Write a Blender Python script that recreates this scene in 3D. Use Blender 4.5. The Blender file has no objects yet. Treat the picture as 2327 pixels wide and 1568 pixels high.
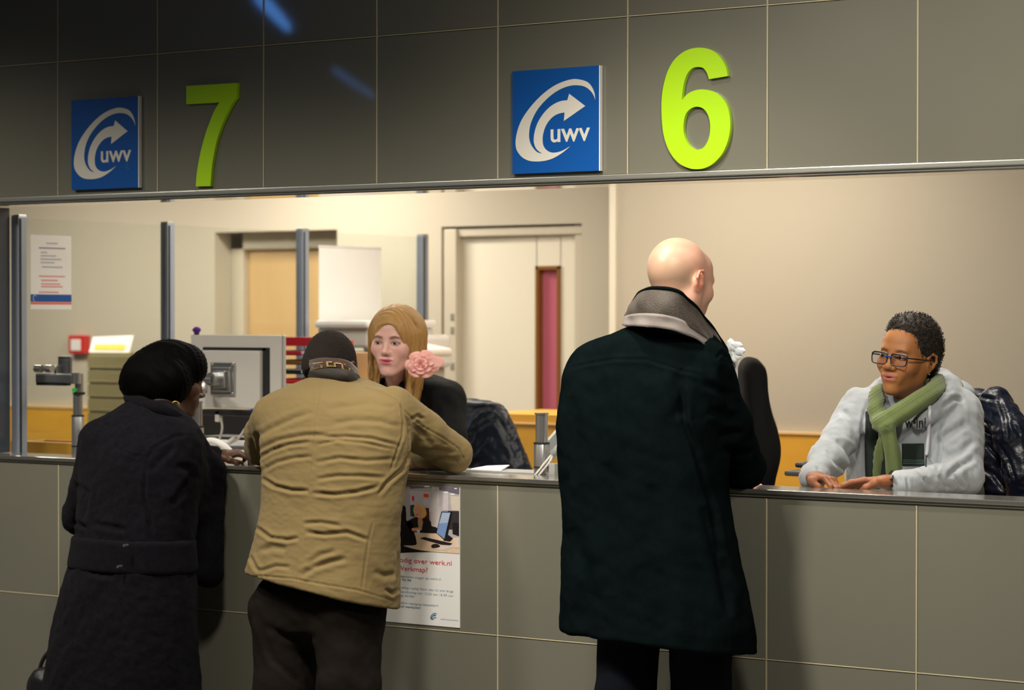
import bpy, bmesh, math, random
import numpy as np
from mathutils import Vector, Matrix
random.seed(7); RNG = np.random.default_rng(7)
C = bpy.context.scene.collection
scene = bpy.context.scene
# ------------------------------------------------------------------ camera
YAW, PIT, ROL = .592590, -.0118, .00035
CAM = np.array([6.5168, -6.62966, 1.6508]); FPX = 5520.96
_cy, _sy = math.cos(YAW), math.sin(YAW)
FW = np.array([-_sy*math.cos(PIT), _cy*math.cos(PIT), math.sin(PIT)])
RT = np.array([_cy, _sy, 0.]); UPV = np.cross(RT, FW)
RT, UPV = RT*math.cos(ROL)+UPV*math.sin(ROL), -RT*math.sin(ROL)+UPV*math.cos(ROL)
cam = bpy.data.cameras.new('camera'); cam.sensor_width = 36; cam.lens = FPX*36/2327
cam.clip_start = .1; cam.clip_end = 100
cam.dof.use_dof = True; cam.dof.focus_distance = 7.7; cam.dof.aperture_fstop = 3.0
camo = bpy.data.objects.new('camera', cam); C.objects.link(camo)
camo.matrix_world = Matrix(((RT[0], UPV[0], -FW[0], CAM[0]), (RT[1], UPV[1], -FW[1], CAM[1]), (RT[2], UPV[2], -FW[2], CAM[2]), (0, 0, 0, 1)))
scene.camera = camo
# ------------------------------------------------------------------ world, exposure, lights
w = bpy.data.worlds.new('world'); scene.world = w; w.use_nodes = True
w.node_tree.nodes['Background'].inputs[0].default_value = (.75, .85, 1, 1)
w.node_tree.nodes['Background'].inputs[1].default_value = .018
vs = scene.view_settings; vs.view_transform = 'Standard'; vs.look = 'None'; vs.gamma = 1; vs.exposure = 0.0
vs.use_curve_mapping = False

def area(name, loc, target, sx, sy, power, col, spread=180):
    l = bpy.data.lights.new(name, 'AREA'); l.shape = 'RECTANGLE'; l.size = sx; l.size_y = sy
    l.energy = power; l.color = col; l.spread = math.radians(spread)
    o = bpy.data.objects.new(name, l); C.objects.link(o); o.location = loc
    o.rotation_euler = (Vector(target)-Vector(loc)).to_track_quat('-Z', 'Y').to_euler()
    return o
def spot(name, loc, target, half, blend, power, col, rad=.18):
    l = bpy.data.lights.new(name, 'SPOT'); l.energy = power; l.color = col; l.spot_size = math.radians(2*half); l.spot_blend = blend; l.shadow_soft_size = rad
    o = bpy.data.objects.new(name, l); C.objects.link(o); o.location = loc
    o.rotation_euler = (Vector(target)-Vector(loc)).to_track_quat('-Z', 'Y').to_euler(); return o
WARM = (1, .89, .73); NEUT = (1, .93, .80); COOL = (.6, .74, 1)
# staff room ceiling panels
LIGHTS = [
 lambda p: area('office_lamp', (-1.1, 2.6, 2.66), (-1.1, 2.5, 0), .9, .3, p, WARM),
 lambda p: area('office_lamp', (1.5, 2.2, 2.66), (1.5, 2.3, 0), 1.3, .4, p, WARM),
 lambda p: area('office_lamp', (.5, 1.4, 2.68), (.5, 1.4, 0), 1.0, .4, p, NEUT),
 lambda p: area('office_lamp', (3.0, .8, 2.68), (3.0, .8, 0), .8, .4, p, NEUT),
 lambda p: area('office_lamp', (-2.6, 1.8, 2.68), (-2.6, 2.0, 0), 1.2, .6, p, WARM),
 # hall: downlights in the ceiling, plus an unseen dim fill panel added behind the camera
 lambda p: spot('hall_lamp', (-.7, -1.8, 3.1), (-.55, -.75, .3), 57, 1, p, NEUT),
 lambda p: spot('hall_lamp', (.8, -1.8, 3.1), (1.0, -.8, 0), 54, 1, p, NEUT),
 lambda p: spot('hall_lamp', (2.4, -1.9, 3.2), (2.8, -.8, 0), 58, 1, p, NEUT),
 lambda p: spot('hall_lamp', (4.4, -2.0, 3.2), (4.1, -.3, 1.2), 62, 1, p, NEUT),
 lambda p: spot('hall_lamp', (4.6, -2.4, 3.0), (3.9, 0, 2.9), 50, 1, p, NEUT),  # added spot aimed level, brightens the upper right of the header
 lambda p: spot('hall_downlight', (2.65, -1.15, 3.7), (2.75, -.45, 0), 34, .7, p, NEUT, .1),
 lambda p: spot('hall_downlight', (1.15, -1.15, 3.7), (1.35, -.45, 0), 30, .7, p, NEUT, .1),
 lambda p: area('hall_window_light', (.9, -12, 1.9), (1.4, 0, 1.9), 5.0, 3.4, p, (1, .96, .82))]
POW = [32, 25, 24, 24, 54, 195, 235, 290, 170, 112, 215, 14, 5]
for f_, p_ in zip(LIGHTS, POW):
    if p_ > .5: f_(p_)

# ------------------------------------------------------------------ pixel <-> world helpers (2327 x 1568 frame)
def ray(x, y): return FW + RT*(x-1163.5)/FPX + UPV*(784-y)/FPX
def A(x, y, Y):
    d = ray(x, y); return CAM + d*(Y-CAM[1])/d[1]
def AX(x, y, X):
    d = ray(x, y); return CAM + d*(X-CAM[0])/d[0]
def AZ(x, y, Z):
    d = ray(x, y); return CAM + d*(Z-CAM[2])/d[2]
def project(P):
    d = np.asarray(P, float)-CAM; z = d@FW
    return 1163.5+FPX*(d@RT)/z, 784-FPX*(d@UPV)/z
def scl(P): return FPX/((np.asarray(P, float)-CAM)@FW)

# ------------------------------------------------------------------ materials
MATS = {}
def mat(name, col, rough=.5, metal=0, spec=.5, bump=None, var=None, coat=0, sheen=0, emit=None, vcol=False, sss=0, scale=(1, 1, 1), coatr=.05):
    """bump=(scale, strength, kind) ; var=(scale, amount) soft colour variation in the stuff itself"""
    if name in MATS: return MATS[name]
    m = bpy.data.materials.new(name); m.use_nodes = True; nt = m.node_tree; b = nt.nodes['Principled BSDF']
    b.inputs['Base Color'].default_value = (*col, 1); b.inputs['Roughness'].default_value = rough
    b.inputs['Metallic'].default_value = metal; b.inputs['Specular IOR Level'].default_value = spec
    b.inputs['Coat Weight'].default_value = coat; b.inputs['Coat Roughness'].default_value = coatr
    if sheen: b.inputs['Sheen Weight'].default_value = sheen; b.inputs['Sheen Roughness'].default_value = .4
    if sss:
        b.inputs['Subsurface Weight'].default_value = sss; b.inputs['Subsurface Scale'].default_value = .006
        b.inputs['Subsurface Radius'].default_value = (1, .35, .2)
    if emit: b.inputs['Emission Color'].default_value = (*emit[:3], 1); b.inputs['Emission Strength'].default_value = emit[3]
    tc = nt.nodes.new('ShaderNodeTexCoord'); mp = nt.nodes.new('ShaderNodeMapping'); mp.inputs['Scale'].default_value = scale
    nt.links.new(tc.outputs['Object'], mp.inputs[0])
    src = None
    if vcol:
        a = nt.nodes.new('ShaderNodeAttribute'); a.attribute_name = 'Col'; src = a.outputs['Color']
        nt.links.new(src, b.inputs['Base Color'])
    if var:
        n = nt.nodes.new('ShaderNodeTexNoise'); n.inputs['Scale'].default_value = var[0]; n.inputs['Detail'].default_value = 4
        nt.links.new(mp.outputs[0], n.inputs['Vector'])
        mx = nt.nodes.new('ShaderNodeMix'); mx.data_type = 'RGBA'; mx.blend_type = 'MULTIPLY'; mx.inputs[0].default_value = 1
        r = nt.nodes.new('ShaderNodeMapRange'); r.inputs['To Min'].default_value = 1-var[1]; r.inputs['To Max'].default_value = 1+var[1]
        nt.links.new(n.outputs[0], r.inputs[0])
        if src: nt.links.new(src, mx.inputs[6])
        else: mx.inputs[6].default_value = (*col, 1)
        nt.links.new(r.outputs[0], mx.inputs[7]); nt.links.new(mx.outputs[2], b.inputs['Base Color'])
    if bump:
        if bump[2] == 'weave':
            n = nt.nodes.new('ShaderNodeTexWave'); n.inputs['Scale'].default_value = bump[0]; n.bands_direction = 'DIAGONAL'
            n.inputs['Distortion'].default_value = 1.5
        elif bump[2] == 'rib':
            n = nt.nodes.new('ShaderNodeTexWave'); n.inputs['Scale'].default_value = bump[0]; n.bands_direction = 'X'
        else:
            n = nt.nodes.new('ShaderNodeTexNoise'); n.inputs['Scale'].default_value = bump[0]; n.inputs['Detail'].default_value = 3
        nt.links.new(mp.outputs[0], n.inputs['Vector'])
        bp = nt.nodes.new('ShaderNodeBump'); bp.inputs['Strength'].default_value = bump[1]; bp.inputs['Distance'].default_value = .003
        nt.links.new(n.outputs[0], bp.inputs['Height']); nt.links.new(bp.outputs[0], b.inputs['Normal'])
    MATS[name] = m; return m

def glass_mat(name, tint=(.95, .97, .96)):
    m = bpy.data.materials.new(name); m.use_nodes = True; nt = m.node_tree; nt.nodes.clear()
    o = nt.nodes.new('ShaderNodeOutputMaterial'); t = nt.nodes.new('ShaderNodeBsdfTransparent'); g = nt.nodes.new('ShaderNodeBsdfGlossy')
    t.inputs[0].default_value = (*tint, 1); g.inputs['Roughness'].default_value = .02
    lw = nt.nodes.new('ShaderNodeLayerWeight'); pw = nt.nodes.new('ShaderNodeMath'); pw.operation = 'POWER'; pw.inputs[1].default_value = 4
    nt.links.new(lw.outputs['Facing'], pw.inputs[0]); f = nt.nodes.new('ShaderNodeMath'); f.operation = 'MULTIPLY_ADD'
    f.inputs[1].default_value = .5; f.inputs[2].default_value = .02; nt.links.new(pw.outputs[0], f.inputs[0])
    mx = nt.nodes.new('ShaderNodeMixShader'); nt.links.new(f.outputs[0], mx.inputs[0]); nt.links.new(t.outputs[0], mx.inputs[1])
    nt.links.new(g.outputs[0], mx.inputs[2]); nt.links.new(mx.outputs[0], o.inputs[0]); return m

# ------------------------------------------------------------------ object helpers
def tag(o, label=None, cat=None, group=None, kind=None):
    if label: o['label'] = label
    if cat: o['category'] = cat
    if group: o['group'] = group
    if kind: o['kind'] = kind
    return o
def empty(name, loc, label=None, cat=None, group=None):
    o = bpy.data.objects.new(name, None); C.objects.link(o); o.location = [float(v) for v in loc]
    o.empty_display_size = .05; return tag(o, label, cat, group)
def wloc(o):
    v = np.zeros(3)
    while o is not None: v += np.array(o.location); o = o.parent
    return v
def link(name, verts, faces, m, parent=None, smooth=False, cols=None, mi=None, loc=None):
    me = bpy.data.meshes.new(name); V = np.asarray(verts, float)
    base = wloc(parent) if parent else np.zeros(3)
    own = np.zeros(3)
    if loc is not None: own = np.asarray(loc, float)-base
    V = V-base-own
    me.from_pydata([tuple(v) for v in V], [], [tuple(int(i) for i in f) for f in faces]); me.validate()
    ms = m if isinstance(m, (list, tuple)) else [m]
    for q in ms: me.materials.append(q)
    if mi is not None and len(mi) == len(me.polygons): me.polygons.foreach_set('material_index', np.asarray(mi, np.int32))
    if smooth: me.polygons.foreach_set('use_smooth', [True]*len(me.polygons))
    if cols is not None:
        ca = me.color_attributes.new('Col', 'FLOAT_COLOR', 'POINT')
        cc = np.ones((len(V), 4), np.float32); cc[:, :3] = cols; ca.data.foreach_set('color', cc.ravel())
    me.update(); o = bpy.data.objects.new(name, me); C.objects.link(o)
    if parent: o.parent = parent
    o.location = own
    return o
class MB:
    def __init__(s): s.v = []; s.f = []; s.mi = []; s.sm = []
    def add(s, v, f, mi=0):
        n = len(s.v); s.v += [tuple(float(c) for c in p) for p in v]; s.f += [tuple(i+n for i in q) for q in f]; s.mi += [mi]*len(f); return s
    def box(s, lo, hi, bev=0, mi=0, M=None):
        bm = bmesh.new(); bmesh.ops.create_cube(bm, size=1)
        lo = np.array(lo, float); hi = np.array(hi, float); c = (lo+hi)/2; d = hi-lo
        for v in bm.verts: v.co = Vector((v.co.x*d[0], v.co.y*d[1], v.co.z*d[2]))
        if bev: bmesh.ops.bevel(bm, geom=bm.edges[:], offset=min(bev, .45*min(abs(d))), segments=2, affect='EDGES', profile=.6)
        bm.verts.ensure_lookup_table()
        vs_ = [v.co.copy() for v in bm.verts]
        if M is not None: vs_ = [M @ v for v in vs_]
        vs_ = [(v.x+c[0], v.y+c[1], v.z+c[2]) for v in vs_]
        fs = [[v.index for v in f.verts] for f in bm.faces]; bm.free(); return s.add(vs_, fs, mi)
    def tube(s, pts, r, n=10, mi=0, cap=True, closed=False):
        P = [np.array(p, float) for p in pts]; R_ = list(r) if hasattr(r, '__len__') else [r]*len(P)
        V = []; up = None
        for i, p in enumerate(P):
            if closed: t = P[(i+1) % len(P)]-P[i-1]
            else: t = P[min(i+1, len(P)-1)]-P[max(i-1, 0)]
            t /= (np.linalg.norm(t)+1e-12)
            if up is None:
                a = np.array([0, 0, 1.]) if abs(t[2]) < .9 else np.array([1., 0, 0]); up = np.cross(t, a); up /= np.linalg.norm(up)
            up = up-t*(up@t); up /= (np.linalg.norm(up)+1e-12); b = np.cross(t, up)
            for k in range(n):
                a = 2*math.pi*k/n; V.append(p+R_[i]*(math.cos(a)*up+math.sin(a)*b))
        Fs = []; m = len(P)
        for i in range(m if closed else m-1):
            j = (i+1) % m
            for k in range(n): Fs.append((i*n+k, i*n+(k+1) % n, j*n+(k+1) % n, j*n+k))
        if cap and not closed: Fs += [tuple(range(n))[::-1], tuple(range((m-1)*n, m*n))]
        return s.add(V, Fs, mi)
    def cyl(s, a, b, r, n=24, mi=0, r2=None): return s.tube([a, b], [r, r if r2 is None else r2], n, mi)
    def lathe(s, c, prof, n=24, mi=0):
        V = []; Fs = []
        for (r, z) in prof:
            for k in range(n): a = 2*math.pi*k/n; V.append((c[0]+r*math.cos(a), c[1]+r*math.sin(a), c[2]+z))
        for i in range(len(prof)-1):
            for k in range(n): Fs.append((i*n+k, i*n+(k+1) % n, (i+1)*n+(k+1) % n, (i+1)*n+k))
        Fs += [tuple(range(n))[::-1], tuple(range((len(prof)-1)*n, len(prof)*n))]
        return s.add(V, Fs, mi)
    def grid(s, P, mi=0, th=0, closed=False):
        """P: rows x cols x 3 sheet; th gives it thickness"""
        P = np.asarray(P, float); r, c = P.shape[:2]
        Fs = [(i*c+j, i*c+(j+1) % c, (i+1)*c+(j+1) % c, (i+1)*c+j) for i in range(r-1) for j in range(c if closed else c-1)]
        if not th: return s.add(P.reshape(-1, 3), Fs, mi)
        du = np.gradient(P, axis=0); dv = np.gradient(P, axis=1); N = np.cross(du, dv); N /= (np.linalg.norm(N, axis=2, keepdims=True)+1e-12)
        Q = P+N*th; n = r*c
        Fs2 = [tuple(q+n for q in f[::-1]) for f in Fs]; E = []
        if not closed:
            for i in range(r-1): E += [(i*c, (i+1)*c, (i+1)*c+n, i*c+n), ((i+1)*c-1, (i+1)*c-1+n, (i+2)*c-1+n, (i+2)*c-1)]
        for j in range(c if closed else c-1):
            k = (j+1) % c; E += [(j, j+n, k+n, k), ((r-1)*c+j, (r-1)*c+k, (r-1)*c+k+n, (r-1)*c+j+n)]
        return s.add(np.concatenate([P.reshape(-1, 3), Q.reshape(-1, 3)]), Fs+Fs2+E, mi)
    def build(s, name, m, parent=None, smooth=False, loc=None):
        o = link(name, s.v, s.f, m, parent, smooth, mi=s.mi, loc=loc)
        if smooth == 'auto':
            bm = bmesh.new(); bm.from_mesh(o.data)
            bmesh.ops.remove_doubles(bm, verts=bm.verts, dist=1e-6)
            for e in bm.edges:
                if len(e.link_faces) == 2 and e.calc_face_angle(0) > .6: e.smooth = False
            bm.to_mesh(o.data); bm.free()
        return o
def curve_mesh(name, loops, origin, ux, uz, th, m, parent=None, loc=None, mi=0):
    """filled flat outline(s) (first outer, others holes) in a plane spanned by ux,uz at origin; raised towards ux x -uz"""
    cu = bpy.data.curves.new(name, 'CURVE'); cu.dimensions = '2D'; cu.fill_mode = 'BOTH'; cu.extrude = th/2
    for lp in loops:
        sp = cu.splines.new('POLY'); sp.points.add(len(lp)-1); sp.use_cyclic_u = True
        for i, (a, b) in enumerate(lp): sp.points[i].co = (a, b, 0, 1)
    o = bpy.data.objects.new('tmp', cu); C.objects.link(o); dg = bpy.context.evaluated_depsgraph_get(); dg.update()
    me = o.evaluated_get(dg).to_mesh(); n = np.cross(ux, uz)
    V = [origin+np.array(ux)*v.co.x+np.array(uz)*v.co.y+n*v.co.z for v in me.vertices]; Fs = [tuple(p.vertices) for p in me.polygons]
    o.evaluated_get(dg).to_mesh_clear(); bpy.data.objects.remove(o); bpy.data.curves.remove(cu)
    return link(name, V, Fs, m, parent, loc=loc)
def text_geo(txt, size, bold=0, align='LEFT', ex=.0004, sx=1.0):
    cu = bpy.data.curves.new('t', 'FONT'); cu.body = txt; cu.size = size; cu.extrude = ex; cu.offset = bold; cu.align_x = align
    o = bpy.data.objects.new('tmp', cu); C.objects.link(o); dg = bpy.context.evaluated_depsgraph_get(); dg.update()
    me = o.evaluated_get(dg).to_mesh(); V = [(v.co.x*sx, v.co.y, v.co.z) for v in me.vertices]; Fs = [tuple(p.vertices) for p in me.polygons]
    o.evaluated_get(dg).to_mesh_clear(); bpy.data.objects.remove(o); bpy.data.curves.remove(cu); return V, Fs
def smooth_loop(pts, corners=(), n=5):
    """closed Catmull-Rom through pts; indices in corners stay sharp"""
    P = [np.array(p, float) for p in pts]; N = len(P); out = []
    for i in range(N):
        p0, p1, p2, p3 = P[i-1], P[i], P[(i+1) % N], P[(i+2) % N]
        if i in corners: p0 = p1-(p2-p1)*.5
        if (i+1) % N in corners: p3 = p2+(p2-p1)*.5
        m1 = (p2-p0)/2; m2 = (p3-p1)/2
        if i in corners and (i+1) % N in corners: out.append(p1); continue
        for k in range(n):
            t = k/n; out.append((2*t**3-3*t*t+1)*p1+(t**3-2*t*t+t)*m1+(-2*t**3+3*t*t)*p2+(t**3-t*t)*m2)
    return out
def spline(pts, n=8):
    P = [np.array(p, float) for p in pts]; out = []
    for i in range(len(P)-1):
        p0, p1, p2, p3 = P[max(i-1, 0)], P[i], P[i+1], P[min(i+2, len(P)-1)]
        for k in range(n):
            t = k/n; out.append(.5*((2*p1)+(-p0+p2)*t+(2*p0-5*p1+4*p2-p3)*t*t+(-p0+3*p1-3*p2+p3)*t**3))
    out.append(P[-1]); return out
# ------------------------------------------------------------------ implicit surfaces (for people, cloth, hair)
def unit(v): v = np.asarray(v, float); return v/(np.linalg.norm(v)+1e-12)
def ell(c, r, k=.01, R=None, op='+'):
    c = np.asarray(c, float); r = np.asarray(r, float)*np.ones(3); R = np.eye(3) if R is None else np.asarray(R)
    def fn(P):
        q = (P-c)@R; k0 = np.sqrt(((q/r)**2).sum(-1))+1e-9; k1 = np.sqrt(((q/r**2)**2).sum(-1))+1e-9
        return k0*(k0-1)/k1
    e = np.abs(R)@r; return dict(f=fn, lo=c-e, hi=c+e, k=k, op=op)
def cone(a, b, ra, rb, k=.01, op='+', flat=None, fa=None):
    a = np.asarray(a, float); b = np.asarray(b, float); ba = b-a; L = (ba@ba)+1e-12
    def fn(P):
        pa = P-a; h = np.clip(pa@ba/L, 0, 1); d = pa-h[..., None]*ba
        if flat is not None: d = d+(d@flat)[..., None]*flat*(fa-1)
        return np.sqrt((d**2).sum(-1))-(ra+(rb-ra)*h)
    m = max(ra, rb)*(1 if fa is None else max(1, 1/fa)); return dict(f=fn, lo=np.minimum(a, b)-m, hi=np.maximum(a, b)+m, k=k, op=op)
def chain(pts, rs, k=.01, **kw): return [cone(pts[i], pts[i+1], rs[i], rs[i+1], k if i == 0 else min(k, .02), **kw) for i in range(len(pts)-1)]
def loft(zs, cx, cy, a, b, k=.02, ang=0, p=2.0, cap=.02):
    o = np.argsort(zs); zs, cx, cy, a, b = [np.asarray(q, float)[o] for q in (zs, cx, cy, a, b)]
    zz = np.linspace(zs[0], zs[-1], 160)
    def sm(v):
        v = np.interp(zz, zs, v); kk = np.hanning(13); kk /= kk.sum(); return np.convolve(np.pad(v, 6, mode='edge'), kk, 'valid')
    cx, cy, a, b = sm(cx), sm(cy), sm(a), sm(b); ca, sa = math.cos(ang), math.sin(ang)
    def fn(P):
        z = P[..., 2]; X = P[..., 0]-np.interp(z, zz, cx); Y = P[..., 1]-np.interp(z, zz, cy)
        x = X*ca+Y*sa; y = -X*sa+Y*ca; A_ = np.interp(z, zz, a); B_ = np.interp(z, zz, b)
        k0 = (np.abs(x/A_)**p+np.abs(y/B_)**p)**(1/p)+1e-9; rr = np.sqrt(x*x+y*y)+1e-9
        d = rr*(1-1/k0); d = np.maximum(d, -np.minimum(A_, B_))
        e = np.maximum(z-zz[-1], zz[0]-z)
        return np.where(e > -cap, np.sqrt(np.maximum(d+cap, 0)**2+np.maximum(e+cap, 0)**2)-cap+np.minimum(np.maximum(d+cap, e+cap), 0), d)
    m = max(a.max(), b.max())
    return dict(f=fn, lo=np.array([cx.min()-m, cy.min()-m, zz[0]]), hi=np.array([cx.max()+m, cy.max()+m, zz[-1]]), k=k, op='+')
def plane(n, p, k=.005):
    n = unit(n); c = n@np.asarray(p, float); return dict(f=lambda P: P@n-c, lo=None, hi=None, k=k, op='&')
def xf(prims, M3, t):
    """place prims given in a local frame into the world: p_world = M3 @ p + t (M3 orthonormal * scale)"""
    M3 = np.asarray(M3, float); t = np.asarray(t, float); s = np.cbrt(abs(np.linalg.det(M3))); Mi = np.linalg.inv(M3); out = []
    for p in prims:
        f = p['f']; q = dict(p); q['f'] = (lambda P, f=f: f((P-t)@Mi.T)*s); q['k'] = p['k']*s
        if p['lo'] is not None:
            cs = np.array([[(p['lo'], p['hi'])[i][0], (p['lo'], p['hi'])[j][1], (p['lo'], p['hi'])[k][2]] for i in (0, 1) for j in (0, 1) for k in (0, 1)])@M3.T+t
            q['lo'] = cs.min(0); q['hi'] = cs.max(0)
        out.append(q)
    return out
def surface(prims, h, lo=None, hi=None):
    pos = [p for p in prims if p['op'] == '+']
    if lo is None: lo = np.min([p['lo'] for p in pos], 0)-3*h; hi = np.max([p['hi'] for p in pos], 0)+3*h
    lo = np.asarray(lo, float); hi = np.asarray(hi, float)
    n = np.ceil((hi-lo)/h).astype(int)+1; ax = [lo[i]+h*np.arange(n[i]) for i in range(3)]
    F = np.full(n, 1.0, np.float32)
    for p in prims:
        k = p['k']
        if p['lo'] is None: i0 = np.zeros(3, int); i1 = n
        else:
            m = k+3*h; i0 = np.clip(np.floor((p['lo']-m-lo)/h).astype(int), 0, n); i1 = np.clip(np.ceil((p['hi']+m-lo)/h).astype(int)+1, 0, n)
        if np.any(i1 <= i0): continue
        P = np.stack(np.meshgrid(*[ax[i][i0[i]:i1[i]] for i in range(3)], indexing='ij'), -1)
        d = p['f'](P).astype(np.float32); sl = tuple(slice(i0[i], i1[i]) for i in range(3)); a = F[sl]
        if p['op'] == '+':
            t = np.clip(.5+.5*(a-d)/k, 0, 1); F[sl] = a*(1-t)+d*t-k*t*(1-t)
        else:
            if p['op'] == '-': d = -d
            t = np.clip(.5-.5*(a-d)/k, 0, 1); F[sl] = a*(1-t)+d*t+k*t*(1-t)
    S = F < 0; c = [S[i:n[0]-1+i, j:n[1]-1+j, l:n[2]-1+l] for i in (0, 1) for j in (0, 1) for l in (0, 1)]
    anyS = c[0].copy(); allS = c[0].copy()
    for q in c[1:]: anyS |= q; allS &= q
    act = anyS & ~allS; I = np.argwhere(act); idx = -np.ones(act.shape, np.int64); idx[act] = np.arange(len(I))
    acc = np.zeros((len(I), 3)); cnt = np.zeros(len(I))
    corners = [(i, j, l) for i in (0, 1) for j in (0, 1) for l in (0, 1)]
    val = {q: F[I[:, 0]+q[0], I[:, 1]+q[1], I[:, 2]+q[2]] for q in corners}
    for a in range(3):
        for q in corners:
            if q[a]: continue
            q2 = list(q); q2[a] = 1; q2 = tuple(q2); v0, v1 = val[q], val[q2]; m = (v0 < 0) != (v1 < 0)
            t = v0[m]/(v0[m]-v1[m]); e = np.tile(np.array(q, float), (m.sum(), 1)); e[:, a] += t
            acc[m] += e; cnt[m] += 1
    V = lo+h*(I+acc/cnt[:, None]); faces = []
    for a in range(3):
        b, c_ = (a+1) % 3, (a+2) % 3
        s0 = [slice(None)]*3; s1 = [slice(None)]*3; s0[a] = slice(0, n[a]-1); s1[a] = slice(1, n[a])
        A0, A1 = S[tuple(s0)], S[tuple(s1)]; E = np.argwhere(A0 != A1)
        E = E[(E[:, b] > 0) & (E[:, c_] > 0) & (E[:, b] < n[b]-1) & (E[:, c_] < n[c_]-1)]
        if not len(E): continue
        def at_(db, dc):
            G = E.copy(); G[:, b] += db; G[:, c_] += dc; return idx[G[:, 0], G[:, 1], G[:, 2]]
        q = np.stack([at_(-1, -1), at_(0, -1), at_(0, 0), at_(-1, 0)], 1); ins = A0[E[:, 0], E[:, 1], E[:, 2]]
        q[~ins] = q[~ins][:, ::-1]; faces.append(q)
    Fc = np.concatenate(faces); Fc = Fc[(Fc >= 0).all(1)]
    return V, Fc
def relax(V, Fc, it=2, f=.5):
    e = np.concatenate([Fc[:, [0, 1]], Fc[:, [1, 2]], Fc[:, [2, 3]], Fc[:, [3, 0]]]); 
    for _ in range(it):
        acc = np.zeros_like(V); cn = np.zeros(len(V))
        for i, j in ((0, 1), (1, 0)):
            np.add.at(acc, e[:, i], V[e[:, j]]); np.add.at(cn, e[:, i], 1)
        V = V*(1-f)+f*acc/np.maximum(cn, 1)[:, None]
    return V
def normals(V, Fc):
    n = np.cross(V[Fc[:, 2]]-V[Fc[:, 0]], V[Fc[:, 3]]-V[Fc[:, 1]]); N = np.zeros_like(V)
    for i in range(4): np.add.at(N, Fc[:, i], n)
    return N/(np.linalg.norm(N, axis=1, keepdims=True)+1e-12)
def wob(P, s, seed, stretch=(1, 1, 1), oct=3):
    """smooth pseudo noise, about -1..1"""
    r = np.random.default_rng(seed); Q = P*np.array(stretch)/s; out = np.zeros(P.shape[:-1]); am = 1
    for o in range(oct):
        for _ in range(4):
            k = unit(r.normal(size=3))*r.uniform(3.5, 7)*(1.9**o); ph = r.uniform(0, 6.3); k2 = unit(r.normal(size=3))*r.uniform(2, 5)*(1.9**o)
            out += am*.25*np.sin(Q@k+ph+1.3*np.sin(Q@k2+ph*2))
        am *= .5
    return out
def pdist(px, py, pts):
    d = np.full(px.shape, 1e9); tt = np.zeros(px.shape); n = len(pts)-1
    for i in range(n):
        ax_, ay = pts[i]; bx, by = pts[i+1]; ux, uy = bx-ax_, by-ay; L = ux*ux+uy*uy+1e-9
        t = np.clip(((px-ax_)*ux+(py-ay)*uy)/L, 0, 1); q = np.hypot(px-ax_-t*ux, py-ay-t*uy); m = q < d; d[m] = q[m]; tt[m] = (i+t[m])/n
    return d, tt
def folds(V, N, lst, side=None):
    """press creases into cloth: lst of (pixel polyline, width px, depth m); only where the cloth faces this side"""
    d = V-CAM; z = d@FW; px = 1163.5+FPX*(d@RT)/z; py = 784-FPX*(d@UPV)/z
    face = np.clip(-(N@FW)*2.5+.3, 0, 1); D = np.zeros(len(V))
    for pts, w_, dep in lst:
        q, t = pdist(px, py, pts); taper = np.clip(np.minimum(t, 1-t)*6, 0, 1)**.5 if dep > 0 or True else 1
        D += -dep*np.exp(-(q/w_)**2)*taper+.45*dep*np.exp(-((q-2.0*w_)/(1.1*w_))**2)*taper
    return V+N*(D*face)[:, None]
def pxrows(rows, phi=YAW):
    """rows (ypx, xl, xr, Ydepth, depth/width ratio) -> loft arrays for a body whose side axis makes angle phi with the picture"""
    zs, cx, cy, a, b = [], [], [], [], []
    for y, xl, xr, Yd, ra in rows:
        c = A((xl+xr)/2, y, Yd); w_ = (xr-xl)/2/scl(c); aa = w_/math.sqrt(math.cos(phi)**2+ra*ra*math.sin(phi)**2)
        zs.append(c[2]); cx.append(c[0]); cy.append(c[1]); a.append(aa); b.append(aa*ra)
    return zs, cx, cy, a, b
def join(parts):
    V = []; Fc = []; Cc = []; n = 0
    for v, f, c in parts:
        V.append(v); Fc.append(f+n); Cc.append(c if np.ndim(c) == 2 else np.tile(np.asarray(c, float), (len(v), 1))); n += len(v)
    return np.concatenate(V), np.concatenate(Fc), np.concatenate(Cc)

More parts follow.
